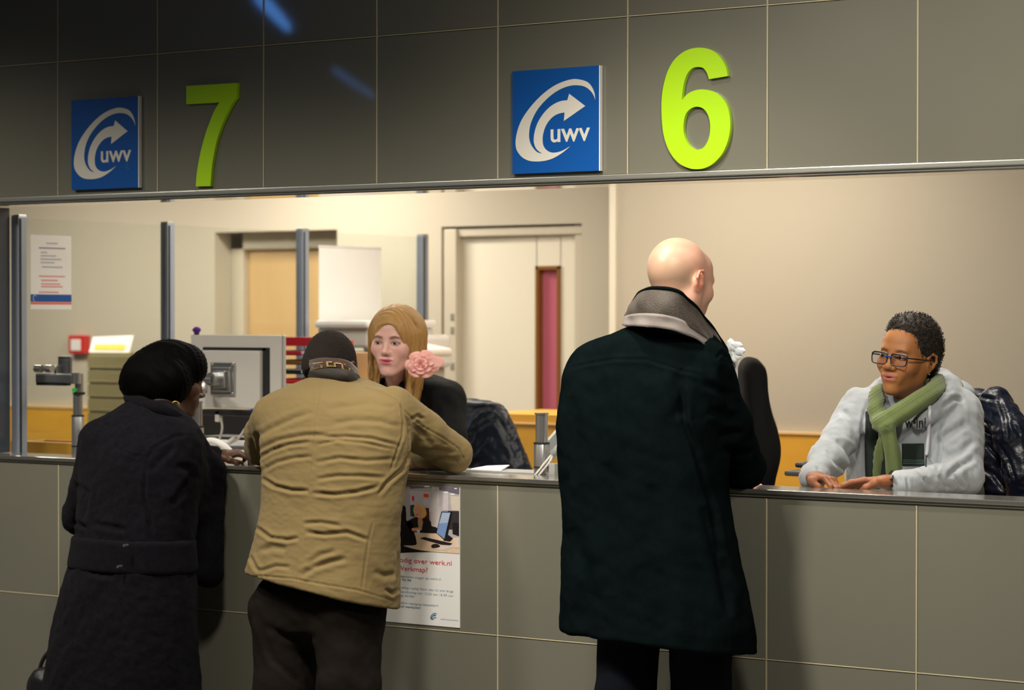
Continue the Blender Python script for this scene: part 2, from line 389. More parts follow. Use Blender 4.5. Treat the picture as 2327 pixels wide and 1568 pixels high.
# ------------------------------------------------------------------ heads
def frame(az, pitch=0, roll=0, s=1.0):
    """columns: head x (viewer's right when seen from the front), y (back of the head), z (up). az: direction the face looks, degrees in XY"""
    f = np.array([math.cos(math.radians(az)), math.sin(math.radians(az)), 0]); z = np.array([0, 0, 1.])
    R_ = np.stack([np.cross(-f, z), -f, z], 1)   # the face looks along -y
    p = math.radians(pitch); Rp = np.array([[1, 0, 0], [0, math.cos(p), math.sin(p)], [0, -math.sin(p), math.cos(p)]])  # pitch>0 : face up
    r = math.radians(roll); Rr = np.array([[math.cos(r), 0, math.sin(r)], [0, 1, 0], [-math.sin(r), 0, math.cos(r)]])
    return R_@Rp@Rr*s
def head_prims(fem=0, full=1.0, mouth=.0015, lip=1.0, nosew=1.0, neck=(.0, .05, -.19, .056), browr=1.0, ears=(1, 1), eyeo=.0052):
    p = []
    p.append(ell((0, .020, .030), (.0765, .098, .091), .01))
    p.append(ell((0, -.030, -.018), (.063, .064, .080), .03))
    p.append(ell((0, -.052, .050), (.052, .036, .045), .03))
    jw = .047-.004*fem
    for s in (-1, 1):
        p.append(cone((s*jw, .004, -.058), (s*.016, -.066, -.099), .020-.003*fem, .013, .03))
        p.append(cone((s*.060, .006, -.01), (s*jw, .004, -.06), .018, .018, .03))
        p.append(ell((s*.042, -.058, -.022), (.022, .024, .022), .025))
    p.append(ell((0, -.076, -.100), (.020-.004*fem, .015, .014), .02))
    p.append(ell((0, -.076, -.060), (.034, .0175, .026), .022))
    p.append(cone((-.034, -.080, .022), (.034, -.080, .022), .010*browr, .010*browr, .02))
    for s in (-1, 1):
        p.append(ell((s*.031, -.101, .002), (.017, .015, .011), .012, op='-'))
    p.append(cone((0, -.086, .014), (0, -.104, -.024), .0065, .0085, .012))
    p.append(ell((0, -.108, -.029), (.0115*nosew, .0105, .0095), .008))
    for s in (-1, 1):
        p.append(ell((s*.0125*nosew, -.0985, -.033), (.0075*nosew, .0095, .0078), .005))
        p.append(ell((s*.0065*nosew, -.1045, -.0405), (.0036*nosew, .0050, .0038), .002, op='-'))
    # lips
    p.append(ell((0, -.0915, -.0570), (.0255, .0080, .0056*lip), .007))
    p.append(ell((0, -.0900, -.0690), (.0225, .0092, .0066*lip), .007))
    p.append(ell((0, -.082, -.084), (.018, .013, .006), .008, op='-') if False else ell((0, -.1025, -.0825), (.018, .0075, .0055), .008, op='-'))
    p.append(ell((0, -.1015, -.0628), (.0225, .0125, mouth), .0022, op='-'))
    # eyelids: a shell round each eyeball with an almond opening
    for s in (-1, 1):
        p.append(ell((s*.031, -.0785, .002), (.0152, .0138, .0135), .004))
        p.append(ell((s*.0315, -.0945, .0012), (.0142, .0092, eyeo), .0015, op='-'))
        p.append(ell((s*.031, -.0785, .002), (.0121, .0121, .0121), .001, op='-'))
    # ears
    for s, on in ((-1, ears[0]), (1, ears[1])):
        if not on: continue
        p.append(ell((s*.0775, .014, -.010), (.0065, .018, .027), .006))
        pts = [(s*.073, -.004, -.004), (s*.081, -.003, .014), (s*.087, .010, .024), (s*.090, .026, .018), (s*.089, .031, .000), (s*.083, .024, -.018), (s*.076, .010, -.033)]
        p += chain(pts, [.003, .0038, .0042, .0042, .0042, .0045, .006], .004)
        p.append(ell((s*.089, .012, -.004), (.009, .009, .014), .004, op='-'))
        p.append(ell((s*.079, -.003, -.012), (.005, .004, .006), .003))
    if neck:
        p.append(cone((0, .022, -.05), (neck[0], neck[1], neck[2]), .052-.006*fem, neck[3], .03))
        p.append(cone((0, -.02, -.085), (neck[0], neck[1]-.02, neck[2]), .028, neck[3]*.8, .03))
    return p
def head_col(L, skin, lipc, browc=None, stub=None, red=None, lash=None, bw=.0036, mot=.05):
    """L: vertex positions in head frame; albedo of skin, lips, brows, shaved hair"""
    x, y, z = L[:, 0], L[:, 1], L[:, 2]; c = np.tile(np.array(skin, float), (len(L), 1))
    def put(m, col): m = np.clip(m, 0, 1)[:, None]; return c*(1-m)+np.array(col)*m
    c *= 1+mot*wob(L, .03, 77)[:, None]*np.array([.4, 1, 1.1])
    tq = np.sqrt(np.clip(1-(x/.0250)**2, .001, 1)); tq2 = np.sqrt(np.clip(1-(x/.0225)**2, .001, 1))
    up = np.exp(-(((z+.0590-.0030*tq+.0010*np.exp(-(x/.004)**2))/(.0052*tq))**4))*(np.abs(x) < .0248)*(y < -.08)
    lo_ = np.exp(-(((z+.0640+.0048*tq2)/(.0056*tq2))**4))*(np.abs(x) < .0223)*(y < -.08)
    c = put(up+lo_, lipc)
    if red is not None:
        m = np.exp(-(((np.abs(x)-.042)/.018)**2)-(((z+.028)/.018)**2))*(y < -.04)*.5; c = put(m, red)
    if browc is not None:
        bx = np.abs(x); arch = .0195+.0045*np.clip((bx-.012)/.02, 0, 1)-.004*np.clip((bx-.034)/.012, 0, 1)
        m = np.exp(-(((z-arch)/(bw*(1-.35*np.clip((bx-.03)/.018, 0, 1))))**4)-(((bx-.0305)/.0185)**6))*(y < -.05)*(.85+.15*np.sin(x*2600+z*900)); c = put(m, browc)
    if lash is not None:
        e = ((np.abs(x)-.0315)/.0150)**2+((z-.0012)/.0062)**2; c = put(np.exp(-((e-1.0)/.32)**2)*(y < -.07)*np.where(z > .001, 1, .45)*(np.abs(z-.0012) < .012), lash)
    if stub is not None: c = put(stub[0](x, y, z), stub[1])
    # inside of the mouth
    m = ((y < -.078) & (y > -.0965) & (np.abs(z+.0628) < .0045) & (np.abs(x) < .02)).astype(float)*.0; c = put(m, (.1, .02, .02))
    return c
def eyes(parent, M3, t, iris, look=(0, 0)):
    for s in (-1, 1):
        n = 28; V = []; Fs = []; cols = []
        R_ = .0120; gl = unit(np.array([look[0], -1, look[1]]))
        ux = unit(np.cross(gl, (0, 0, 1))); uz = np.cross(ux, gl)
        for i in range(n+1):
            th = math.pi*i/n
            for k in range(32):
                ph = 2*math.pi*k/32; d = gl*math.cos(th)+(ux*math.cos(ph)+uz*math.sin(ph))*math.sin(th)
                V.append(np.array((s*.031, -.0785, .002))+d*R_*(1.03 if th < .42 else 1))
                cols.append((.01, .01, .01) if th < .19 else (iris if th < .53 else (.40, .36, .34)))
        for i in range(n):
            for k in range(32): Fs.append((i*32+k, i*32+(k+1) % 32, (i+1)*32+(k+1) % 32, (i+1)*32+k))
        link('eye', np.array(V)@np.asarray(M3).T+t, Fs, MATS['eye'], parent, True, cols=np.array(cols))
def hand_prims(s=1, curl=(.5, .5, .5, .5), thumb=.4, spread=1.0):
    """local frame: fingers along +x, palm faces -z, thumb on side +y*s ; wrist at the origin"""
    p = [ell((.045, 0, 0), (.050, .041, .0145), .012), cone((-.03, 0, 0), (.02, 0, 0), .026, .027, .02, flat=np.array([0, 0, 1.]), fa=1.35)]
    p.append(ell((.03, s*.026, -.006), (.03, .016, .014), .012))
    base = [(.083, .030), (.088, .010), (.085, -.011), (.077, -.030)]; ln = [(.042, .025, .020), (.046, .029, .021), (.043, .027, .020), (.033, .020, .018)]
    for i in range(4):
        bx, by = base[i]; by *= s; pos = np.array([bx, by, .002]); an = 0.0; yaw_ = s*(.10-.07*i)*spread; r = [.0092, .0086, .0078, .0068]
        if i == 3: r = [q*.88 for q in r]
        pts = [np.array([bx-.03, by*.8, .001]), pos]
        for j in range(3):
            an += curl[i]*(.75, 1.0, .7)[j]
            pos = pos+ln[i][j]*np.array([math.cos(an)*math.cos(yaw_), math.cos(an)*math.sin(yaw_), -math.sin(an)]); pts.append(pos)
        p += chain(pts, [.0095]+r, .006)
        for q in pts[2:4]: p.append(ell(q, (.0088, .0088, .0086), .004))
    tb = [np.array([.018, s*.026, -.006]), np.array([.046, s*.052, -.014]), np.array([.074, s*(.062-.02*thumb), -.020-.012*thumb]), np.array([.096, s*(.058-.045*thumb), -.024-.018*thumb])]
    p += chain(tb, [.015, .0125, .0105, .008], .01)
    return p
def basis(x, z):
    """rotation whose local x points along x and local z roughly along z"""
    x = unit(x); z = np.asarray(z, float); z = unit(z-x*(z@x)); return np.stack([x, np.cross(z, x), z], 1)
# ------------------------------------------------------------------ materials of the place
M_tile = mat('tile_grey', (.170, .165, .130), .30, spec=.5, coat=.6, coatr=.035, var=(2.2, .06), bump=(420, .02, 'noise'))
M_grout = mat('tile_edge', (.56, .50, .34), .4, spec=.4)
M_alu = mat('aluminium', (.62, .62, .56), .32, .8, bump=(300, .05, 'noise'))
M_alug = mat('profile_painted', (.36, .37, .29), .35, .35)
M_steel = mat('steel', (.50, .50, .50), .28, .9)
M_steeld = mat('steel_dark', (.20, .205, .215), .35, .8)
M_poly = mat('polished_plate', (.66, .60, .52), .10, .9)
M_wall = mat('wall_paint', (.56, .52, .43), .75, var=(1.2, .03), bump=(160, .08, 'noise'))
M_wall2 = mat('wall_panel', (.50, .455, .37), .7, var=(1.0, .03), bump=(160, .06, 'noise'))
M_cream = mat('cream_paint', (.82, .78, .66), .5)
M_frame = mat('door_frame_paint', (.60, .55, .45), .5)
M_wood = mat('light_wood', (.64, .43, .20), .45, var=(3, .10), scale=(6, 6, .6))
M_orange = mat('orange_wood', (.80, .43, .055), .42, var=(4, .08), scale=(1, 1, 6))
M_orangel = mat('orange_wood_edge', (.86, .60, .30), .4)
M_brown = mat('brown_wood', (.24, .095, .015), .4, var=(8, .25), scale=(1, 1, .3))
M_pink = mat('pink_glass', (.60, .16, .24), .3, spec=.5)
M_black = mat('black_plastic', (.012, .012, .013), .45)
M_white = mat('white_plastic', (.78, .76, .74), .4)
M_offw = mat('light_grey_plastic', (.56, .54, .51), .45)
M_grey = mat('grey_plastic', (.30, .30, .29), .45)
M_paper = mat('paper', (.84, .83, .82), .7)
M_blue = mat('sign_blue', (.005, .085, .36), .35, spec=.4)
M_signw = mat('sign_white', (.72, .69, .62), .45)
M_green = mat('sign_green', (.42, .74, .004), .4)
M_red = mat('red_plastic', (.62, .02, .025), .35)
M_eye = mat('eye', (.6, .6, .6), .08, vcol=True, spec=.6)
M_glass = glass_mat('screen_glass')
M_floor = mat('hall_floor', (.16, .15, .13), .35, var=(3, .1))
M_carpet = mat('office_carpet', (.10, .10, .11), .9, bump=(300, .4, 'noise'))
M_ceil = mat('ceiling_tile', (.72, .70, .64), .85, bump=(90, .3, 'noise'))

TB = .5; ZC = 1.095; ZH = 2.105       # tile module, top of the counter tiles, bottom of the header tiles
XL, XR = -1.0, 6.0
# ------------------------------------------------------------------ setting
def slab(name, lo, hi, m, bev=0): return tag(MB().box(lo, hi, bev).build(name, m), kind='structure')
slab('floor', (-9, -13, -.1), (10, 0.0, 0), M_floor)
slab('floor_office', (-7, .0, -.1), (8, 3.6, .0), M_carpet)
slab('ceiling', (-6, .14, 2.7), (8, 3.6, 2.8), M_ceil)
# header over the opening: tiles hung on a frame
mb = MB(); mb.box((XL, .012, ZH-.004), (XR, .15, 3.64), 0, 1)
for i in range(-2, 12):
    for j in range(3):
        x0 = i*TB; z0 = ZH+j*TB
        mb.box((x0+.0032, -.004, z0+(.0032 if j else 0)), (x0+TB-.0032, .013, z0+TB-.0032), .0012, 0)
for i in range(-2, 12): mb.box((i*TB-.0026, -.0055, ZH), (i*TB+.0012, .012, 3.6), .0008, 1)
for j in (1, 2): mb.box((XL, -.0055, ZH+j*TB-.0012), (XR, .012, ZH+j*TB+.0024), .0008, 1)
hd = mb.build('wall_front', [M_tile, M_grout]); tag(hd, kind='structure')
mb = MB(); mb.box((XL, -.010, ZH-.018), (XR, .006, ZH-.001), .003); mb.box((XL, .0, ZH-.026), (XR, .02, ZH-.017), .002)
tag(mb.build('trim_1', M_alu), kind='structure')
tag(MB().box((XL, .004, ZH-.030), (XR, .152, ZH-.022), .002).build('trim_2', M_poly), kind='structure')
# left pier of the opening
XP = float(A(23, 700, .118)[0]); mb = MB(); mb.box((-1.2, .004, ZC+.026), (XP, .118, ZH-.034), .004)
for z0 in (1.125, 1.595): mb.box((-1.2, .0, z0+.003), (XP-.002, .006, min(z0+.466, ZH-.036)), .001)
tag(mb.build('pillar', mat('tile_blue_grey', (.05, .062, .085), .25, coat=.4, var=(3, .1))), kind='structure')
# walls of the staff room
YB, YR = 3.3, 3.0; XCOR = float(A(1392, 600, YR)[0])
d1 = (float(A(488, 530, YB)[0]), float(A(766, 525, YB)[0])); d2 = (float(A(1003, 508, YB)[0]), float(A(1322, 507, YB)[0])); ZD = 2.10
mb = MB()
for x0, x1 in ((-7, d1[0]), (d1[1], d2[0]), (d2[1], XCOR+.02)): mb.box((x0, YB, 0), (x1, YB+.24, 2.75))
for q in (d1, d2): mb.box((q[0], YB, ZD), (q[1], YB+.24, 2.75))
tag(mb.build('wall_back', M_wall), kind='structure')
tag(MB().box((XCOR, YR, 0), (7.5, YR+.5, 2.75)).build('wall_right', M_wall2), kind='structure')
tag(MB().box((-7.1, .1, 0), (-7, 3.6, 2.75)).build('wall_left', M_wall), kind='structure')
tag(MB().box((XCOR-.012, YR-.012, 0), (XCOR+.022, YR+.003, 2.72), .003).build('trim_3', M_cream), kind='structure')
# wainscot panels on the walls
zwR = float(A(1830, 981, YR)[2]); zwL = float(A(100, 921, YB)[2])
mb = MB(); mb.box((XCOR+.3, YR-.022, .1), (7, YR-.001, zwR-.014)); mb.box((XCOR+.3, YR-.03, zwR-.014), (7, YR-.001, zwR), .003, 1)
tag(mb.build('trim_4', [M_orange, M_orangel]), kind='structure')
mb = MB(); mb.box((-6.9, YB-.022, .1), (d1[0]-.1, YB-.001, zwL-.014)); mb.box((-6.9, YB-.03, zwL-.014), (d1[0]-.1, YB-.001, zwL), .003, 1)
tag(mb.build('trim_5', [M_orange, M_orangel]), kind='structure')
# door 1: recessed light wood door
r = empty('door_1', (d1[0], YB, 0)); tag(r, kind='structure')
mb = MB(); fw = .09
mb.box((d1[0], YB+.13, 0), (d1[0]+fw, YB+.24, ZD), .004).box((d1[1]-fw, YB+.13, 0), (d1[1], YB+.24, ZD), .004).box((d1[0], YB+.13, ZD-fw), (d1[1], YB+.24, ZD), .004)
mb.build('door_frame', M_frame, r)
lf = MB().box((d1[0]+fw, YB+.17, .005), (d1[1]-fw, YB+.21, ZD-fw), .002).build('door_leaf', M_wood, r)
MB().box((d1[1]-fw-.10, YB+.15, 1.0), (d1[1]-fw-.06, YB+.17, 1.2), .004).tube([(d1[1]-fw-.08, YB+.16, 1.08), (d1[1]-fw-.08, YB+.12, 1.08), (d1[1]-fw-.2, YB+.12, 1.08)], .009).build('door_handle', M_steel, r)
# door 2: cream door with a slim pink window in a brown frame
r = empty('door_2', (d2[0], YB, 0)); tag(r, kind='structure')
mb = MB(); fw = .06
mb.box((d2[0], YB+.02, 0), (d2[0]+.014, YB+.10, ZD), .002, 1).box((d2[0]+.014, YB+.0, 0), (d2[0]+fw+.03, YB+.10, ZD-.012), .006).box((d2[1]-fw, YB+.03, 0), (d2[1], YB+.12, ZD), .006).box((d2[0]+.014, YB+.02, ZD-.05), (d2[1], YB+.12, ZD-.010), .004)
for px_, py_ in ((1028, 720), (1028, 750), (1028, 832)):
    q = A(px_, py_, YB); mb.box((q[0]-.010, YB-.004, q[2]-.018), (q[0]+.010, YB+.002, q[2]+.018), .002, 2)
mb.build('door_frame', [M_frame, M_brown, M_alug], r)
wx0, wx1 = float(A(1219, 605, YB+.06)[0]), float(A(1275, 605, YB+.06)[0]); wz1 = float(A(1247, 604, YB+.06)[2]); wz0 = .55
mb = MB(); yl0, yl1 = YB+.06, YB+.10
mb.box((d2[0]+fw+.03, yl0, .005), (wx0+.004, yl1, ZD-.05), 0).box((wx1-.004, yl0, .005), (d2[1]-fw, yl1, ZD-.05), 0).box((wx0, yl0, wz1-.004), (wx1, yl1, ZD-.05), 0).box((wx0, yl0, .005), (wx1, yl1, wz0), 0)
mb.build('door_leaf', M_cream, r)
wf = MB().box((wx0, yl0-.012, wz0-.01), (wx0+.018, yl1, wz1), .003).box((wx1-.018, yl0-.012, wz0-.01), (wx1, yl1, wz1), .003).box((wx0, yl0-.012, wz1-.02), (wx1, yl1, wz1), .003).build('window_frame', M_brown, r)
MB().box((wx0+.016, yl0+.028, wz0), (wx1-.016, yl0+.034, wz1-.018)).build('window_pane', M_pink, r)
MB().box((wx0+.018, yl0-.004, wz0), (wx0+.020, yl0+.03, wz1-.02)).build('window_reveal', M_brown, r)

# ------------------------------------------------------------------ reception counter
r = empty('reception_counter', (2.0, .08, 0), 'long reception counter faced in grey tiles with a metal top', 'counter')
mb = MB(); mb.box((XL, .010, .08), (XR, .15, ZC-.002), 0, 1)
for i in range(-2, 12):
    for z0, z1 in ((.095, .595), (.595, 1.095)):
        mb.box((i*TB+.0032, -.004, z0+.0032), ((i+1)*TB-.0032, .012, z1-.0032 if z1 < 1 else z1), .0012, 0)
for i in range(-2, 12): mb.box((i*TB-.0026, -.0055, .1), (i*TB+.0012, .012, ZC-.003), .0008, 1)
mb.box((XL, -.0055, .595-.0008), (XR, .012, .595+.0026), .0008, 1)
mb.build('tiled_front', [M_tile, M_grout], r)
MB().box((XL, .03, 0), (XR, .14, .08)).build('plinth', M_black, r)
MB().box((XL, -.010, ZC+.001), (XR, .02, ZC+.010), .002).build('edge_profile', M_alug, r)
MB().box((XL, -.018, ZC+.010), (XR, .160, ZC+.024), .0025).build('countertop', mat('brushed_top', (.50, .48, .45), .16, .85, var=(5, .05)), r)
ZT = ZC+.024
# lower staff desks behind it
def desk(x0, x1, label, y1=.95):
    d = empty('desk', ((x0+x1)/2, .5, 0), label, 'desk')
    MB().box((x0, .165, 1.047), (x1, y1, 1.075), .004).build('desktop', mat('desk_grey', (.42, .40, .36), .4, var=(3, .05)), d)
    for xx in (x0+.05, x1-.09):
        MB().box((xx, .2, 0), (xx+.04, .26, 1.047), .004).build('leg', M_steeld, d); MB().box((xx, y1-.1, 0), (xx+.04, y1-.04, 1.047), .004).build('leg', M_steeld, d)
    MB().box((x0+.05, .17, .55), (x1-.05, .185, 1.047), .002).build('modesty_panel', M_orange, d)
    return d
desk(-.25, 2.02, 'grey staff desk behind the counter where the blonde clerk sits', .92)
desk(2.04, 4.2, 'grey staff desk behind the counter where the clerk with glasses sits', .72)

# glowing blue strips added behind the camera, shaped for their streak reflections in the tiles
M_streak = mat('daylight_slit', (.1, .3, .8), .5, emit=(.10, .35, 1, 14.0))
def mirror_pt(x, y, Yh):
    P = A(x, y, 0); d = P-CAM; d[1] = -d[1]; return P+d*(Yh/d[1])
for k, q in enumerate(([(572, -6), (606, -6), (652, 52), (652, 73), (600, 24)], [(757, 150), (800, 180), (845, 212), (845, 223), (800, 196), (757, 166)])):
    F_ = [mirror_pt(x, y, -9.0) for x, y in q]; n = len(F_)
    o = MB().add(F_+[p+np.array([0, -.05, 0]) for p in F_], [tuple(range(n)), tuple(range(n, 2*n))[::-1]]+[(i, (i+1) % n, n+(i+1) % n, n+i) for i in range(n)]).build('window_%d' % (k+1), M_streak if k == 0 else mat('daylight_slit_dim', (.1, .3, .8), .5, emit=(.10, .30, .8, 3.5)))
    tag(o, kind='structure')
# ------------------------------------------------------------------ signs on the header
def z7(x, y, sx=2327/600, ox=100, oy=100): return (ox+x/sx, oy+y/sx)
def z6(x, y, s=2327/640): return (1100+x/s, 80+y/s)
def onplane(pts, Y, fn): return [(lambda P: (P[0], P[2]))(A(*fn(x, y), Y)) for x, y in pts]
UX, UZ = np.array([1., 0, 0]), np.array([0, 0, 1.])
P7 = [(1253, 370), (1702, 343), (1700, 470), (1655, 535), (1600, 642), (1555, 750), (1520, 860), (1495, 980), (1478, 1100), (1466, 1252), (1337, 1255), (1345, 1150), (1360, 1050), (1385, 930), (1420, 800), (1455, 700), (1500, 590), (1545, 514), (1253, 530)]
P6 = [(2013, 337), (2003, 280), (1975, 218), (1930, 162), (1870, 120), (1790, 103), (1710, 112), (1640, 143), (1570, 205), (1520, 290), (1488, 390), (1470, 490), (1465, 600), (1470, 720), (1485, 830), (1515, 925), (1560, 1005), (1620, 1065), (1690, 1098), (1750, 1107), (1820, 1098), (1890, 1062), (1960, 990), (2005, 900), (2030, 800), (2033, 700), (2015, 600), (1975, 530), (1920, 480), (1860, 455), (1790, 448), (1730, 460), (1675, 490), (1635, 537),
      (1638, 480), (1650, 400), (1670, 335), (1700, 290), (1735, 267), (1775, 262), (1810, 272), (1835, 300), (1850, 335), (1857, 363)]
H6 = [(1760, 590), (1710, 605), (1670, 645), (1652, 700), (1647, 770), (1655, 830), (1680, 890), (1715, 930), (1760, 945), (1810, 930), (1845, 880), (1865, 810), (1867, 730), (1850, 660), (1815, 610)]
YS = -.019
o = curve_mesh('number_seven', [smooth_loop(onplane(P7, YS, z7), (0, 1, 2, 9, 10, 17, 18), 5)], np.array([0, YS+.007, 0]), UX, UZ, .014, M_green, loc=A(*z7(1450, 800), YS+.007))
tag(o, 'green number 7 mounted on the grey tiled header at left', 'sign')
o = curve_mesh('number_six', [smooth_loop(onplane(P6, YS, z6), (0, 33, 43), 5), smooth_loop(onplane(H6, YS, z6), (), 5)], np.array([0, YS+.007, 0]), UX, UZ, .014, M_green, loc=A(*z6(1750, 700), YS+.007))
tag(o, 'green number 6 mounted on the grey tiled header right of centre', 'sign')
# blue square logo plates: outline of the emblem traced in plate units (0..1, v down)
LG = [(915, 535), (908, 480), (885, 425), (850, 388), (800, 370), (740, 364), (670, 380), (590, 415), (510, 470), (430, 545), (360, 630), (310, 710), (280, 790), (265, 870), (268, 930), (285, 970), (320, 1010), (370, 1037), (430, 1045), (500, 1040), (570, 1020), (640, 980), (690, 940), (713, 918),
      (660, 950), (610, 968), (560, 970), (520, 950), (495, 915), (488, 870), (492, 820), (510, 760), (540, 710), (580, 670), (625, 648), (668, 640), (662, 710), (835, 587), (705, 485), (690, 538), (640, 545), (590, 565), (540, 600), (490, 655), (450, 720), (425, 790), (415, 860), (422, 910), (445, 950), (487, 981),
      (440, 965), (400, 920), (380, 870), (376, 820), (385, 750), (410, 680), (450, 610), (510, 540), (580, 480), (650, 440), (720, 418), (790, 417), (840, 432), (880, 465), (905, 505)]
def lgu(x, y): u = (x-235)/717; t = 298-46*u; return u, (y-t)/((1150-30*u)-t)
LOGO = smooth_loop([lgu(x, y) for x, y in LG], (0, 23, 35, 36, 37, 38, 39, 49), 5)
def logo_geo(parent, org, wd, ht, m, y, txt=True, th=.0012):
    lp = [(org[0]+u*wd, org[2]-v*ht) for u, v in LOGO]
    o = curve_mesh('logo_swoosh', [lp], np.array([0, y, 0]), UX, UZ, th, m, parent)
    if txt:
        V, Fs = text_geo('uwv', .262*ht, .0012*ht/.33, ex=th/2, sx=.93)
        V = np.array(V); x0 = V[:, 0].min(); wid = V[:, 0].max()-x0; k = wd*.445/wid
        V = [(org[0]+wd*.445+(v[0]-x0)*k, y-v[2], org[2]-ht*.706+v[1]) for v in V]
        link('logo_text', V, Fs, m, parent)
def logo_plate(tl, br, label, name='logo_sign'):
    a = A(*tl, -.022); b = A(*br, -.022); s = ((b[0]-a[0])+(a[2]-b[2]))/2; wd, ht = b[0]-a[0], a[2]-b[2]
    e = empty(name, ((a[0]+b[0])/2, 0, b[2]), label, 'sign')
    MB().box((a[0], -.022, b[2]), (b[0]-.003, -.007, a[2]), .001).build('plate', M_blue, e)
    MB().box((b[0]-.0035, -.0225, b[2]), (b[0], -.007, a[2])).build('plate_edge', M_paper, e)
    for u in (.2, .8): MB().cyl((a[0]+wd*u, -.008, b[2]+ht*.5), (a[0]+wd*u, -.0045, b[2]+ht*.5), .02).build('spacer', M_steel, e)
    logo_geo(e, a, wd, ht, M_signw, -.0228); return e
logo_plate((1164.2, 162), (1363.5, 388), 'blue square logo sign with white arrow beside the green number 6')
l7 = logo_plate((162, 228.3), (316, 426), 'blue square logo sign with white arrow beside the green number 7, scratched corner')
mb = MB()
for (x, y, x2, y2) in ((700, 985, 712, 1030), (722, 1070, 735, 1105), (740, 1075, 748, 1090), (745, 1095, 760, 1112), (727, 1060, 745, 1068)):
    mb.tube([A(*z7(x, y), -.0235), A(*z7(x2, y2), -.0235)], .0012, 5)
mb.build('scratch', mat('scratch_blue', (.03, .22, .48), .5), l7)

# ------------------------------------------------------------------ poster on the counter front
YP = -.0065
pr_ = A(1045, 1108, YP); pb = A(1045, 1427, YP); PH = pr_[2]-pb[2]; PW = .325; px0 = pr_[0]-PW; pz0 = pb[2]
e = empty('poster', (px0+PW/2, -.004, pz0), 'printed poster with office photo and red heading taped to the counter front', 'poster')
MB().box((px0, YP, pz0), (px0+PW, -.0045, pz0+PH)).build('sheet', M_paper, e)
# picture area: units of the zoomed crop (x 200..800, y 165..770 of a 1019-wide view of px 840..1100)
ZP = 1019/260
def pp(x, y, Y=YP): P = A(840+x/ZP, 1060+y/ZP, Y); return (P[0], P[2])
def flat(name, pts, col, lay, rough=.5, sm=None):
    y = YP-.0004-.00025*lay; lp = [pp(*q) for q in pts]
    if sm is not None: lp = smooth_loop(lp, sm, 4)
    lp = [(min(max(a, px0+.0005), px0+PW-.0005), b) for a, b in lp]
    return curve_mesh(name, [lp], np.array([0, y, 0]), UX, UZ, .0002, mat('ink_%02x%02x%02x' % tuple(int(min(c, 1)*255) for c in col), col, rough, var=(60, .12)), e)
def box4(x0, y0, x1, y1, t=0): return [(x0, y0), (x1, y0+t), (x1, y1+t), (x0, y1)]
flat('photo_print', [(-60, 150), (800, 187), (802, 776), (-60, 725)], (.50, .46, .50), 0)
flat('photo_print', [(-60, 150), (800, 187), (800, 250), (640, 215), (540, 190), (330, 200), (-60, 200)], (.16, .14, .20), 1)
flat('photo_print', [(335, 215), (545, 225), (548, 400), (350, 400)], (.62, .58, .66), 1)
flat('photo_print', [(552, 180), (620, 185), (622, 560), (550, 540)], (.62, .56, .56), 2)
flat('photo_print', [(655, 235), (700, 240), (700, 390), (655, 390)], (.66, .60, .64), 2)
flat('photo_print', [(720, 262), (798, 268), (798, 395), (730, 390)], (.72, .64, .54), 2)
flat('photo_print', [(322, 178), (360, 182), (362, 470), (326, 480)], (.52, .46, .50), 2)
flat('photo_print', box4(483, 243, 527, 272, 3), (.85, .10, .01), 3)
flat('photo_print', box4(380, 263, 398, 305, 1), (.80, .02, .16), 3)
flat('photo_print', box4(484, 290, 526, 350, 2), (.72, .68, .72), 3)
for q in ((513, 178, 30, 7), (680, 230, 24, 8), (740, 248, 22, 8), (768, 197, 14, 5)):
    flat('photo_print', [(q[0]+q[2]*math.cos(t), q[1]+q[3]*math.sin(t)) for t in np.linspace(0, 6.28, 12)[:-1]], (.95, .93, .85), 3)
flat('photo_print', box4(700, 395, 798, 560, 3), (.04, .035, .04), 3)
flat('photo_print', [(740, 500), (798, 505), (798, 620), (740, 600)], (.015, .012, .015), 4)
flat('photo_print', [(362, 345), (400, 340), (400, 450), (366, 440)], (.02, .07, .09), 3)
flat('photo_print', [(490, 370), (530, 370), (535, 480), (490, 470)], (.10, .015, .02), 3)
flat('photo_print', [(395, 585), (600, 598), (660, 650), (800, 640), (802, 776), (420, 750), (280, 690)], (.80, .60, .42), 3)
flat('photo_print', [(-60, 330), (280, 340), (325, 400), (330, 480), (375, 500), (400, 590), (418, 660), (410, 700), (300, 705), (420, 740), (520, 758), (-60, 730)], (.008, .007, .009), 4, sm=())
flat('photo_print', [(330, 500), (400, 455), (440, 450), (500, 460), (545, 490), (555, 530), (600, 545), (600, 592), (400, 585), (360, 560)], (.012, .010, .012), 4, sm=())
flat('photo_print', [(405, 350), (440, 335), (480, 350), (505, 390), (508, 430), (480, 460), (440, 458), (405, 430), (392, 390)], (.82, .52, .14), 5, sm=())
flat('photo_print', [(412, 365), (445, 355), (465, 375), (468, 415), (455, 450), (432, 458), (415, 435), (408, 400)], (.78, .38, .26), 6, sm=())
flat('photo_print', [(416, 426), (436, 424), (438, 432), (426, 436)], (.62, .08, .06), 7)
flat('photo_print', [(435, 455), (470, 455), (478, 500), (468, 548), (440, 548), (432, 500)], (.74, .28, .16), 6)
flat('photo_print', [(440, 480), (472, 480), (470, 550), (436, 550)], (.50, .34, .22), 7)
flat('photo_print', [(380, 550), (440, 545), (470, 560), (430, 575), (385, 575)], (.72, .36, .24), 6, sm=())
flat('photo_print', [(422, 562), (452, 562), (448, 606), (426, 606)], (.80, .76, .78), 7)
flat('photo_print', [(642, 400), (735, 402), (740, 412), (690, 655), (665, 655), (596, 590)], (.01, .01, .012), 5)
flat('photo_print', [(648, 408), (722, 410), (668, 645), (600, 590)], (.20, .33, .62), 6)
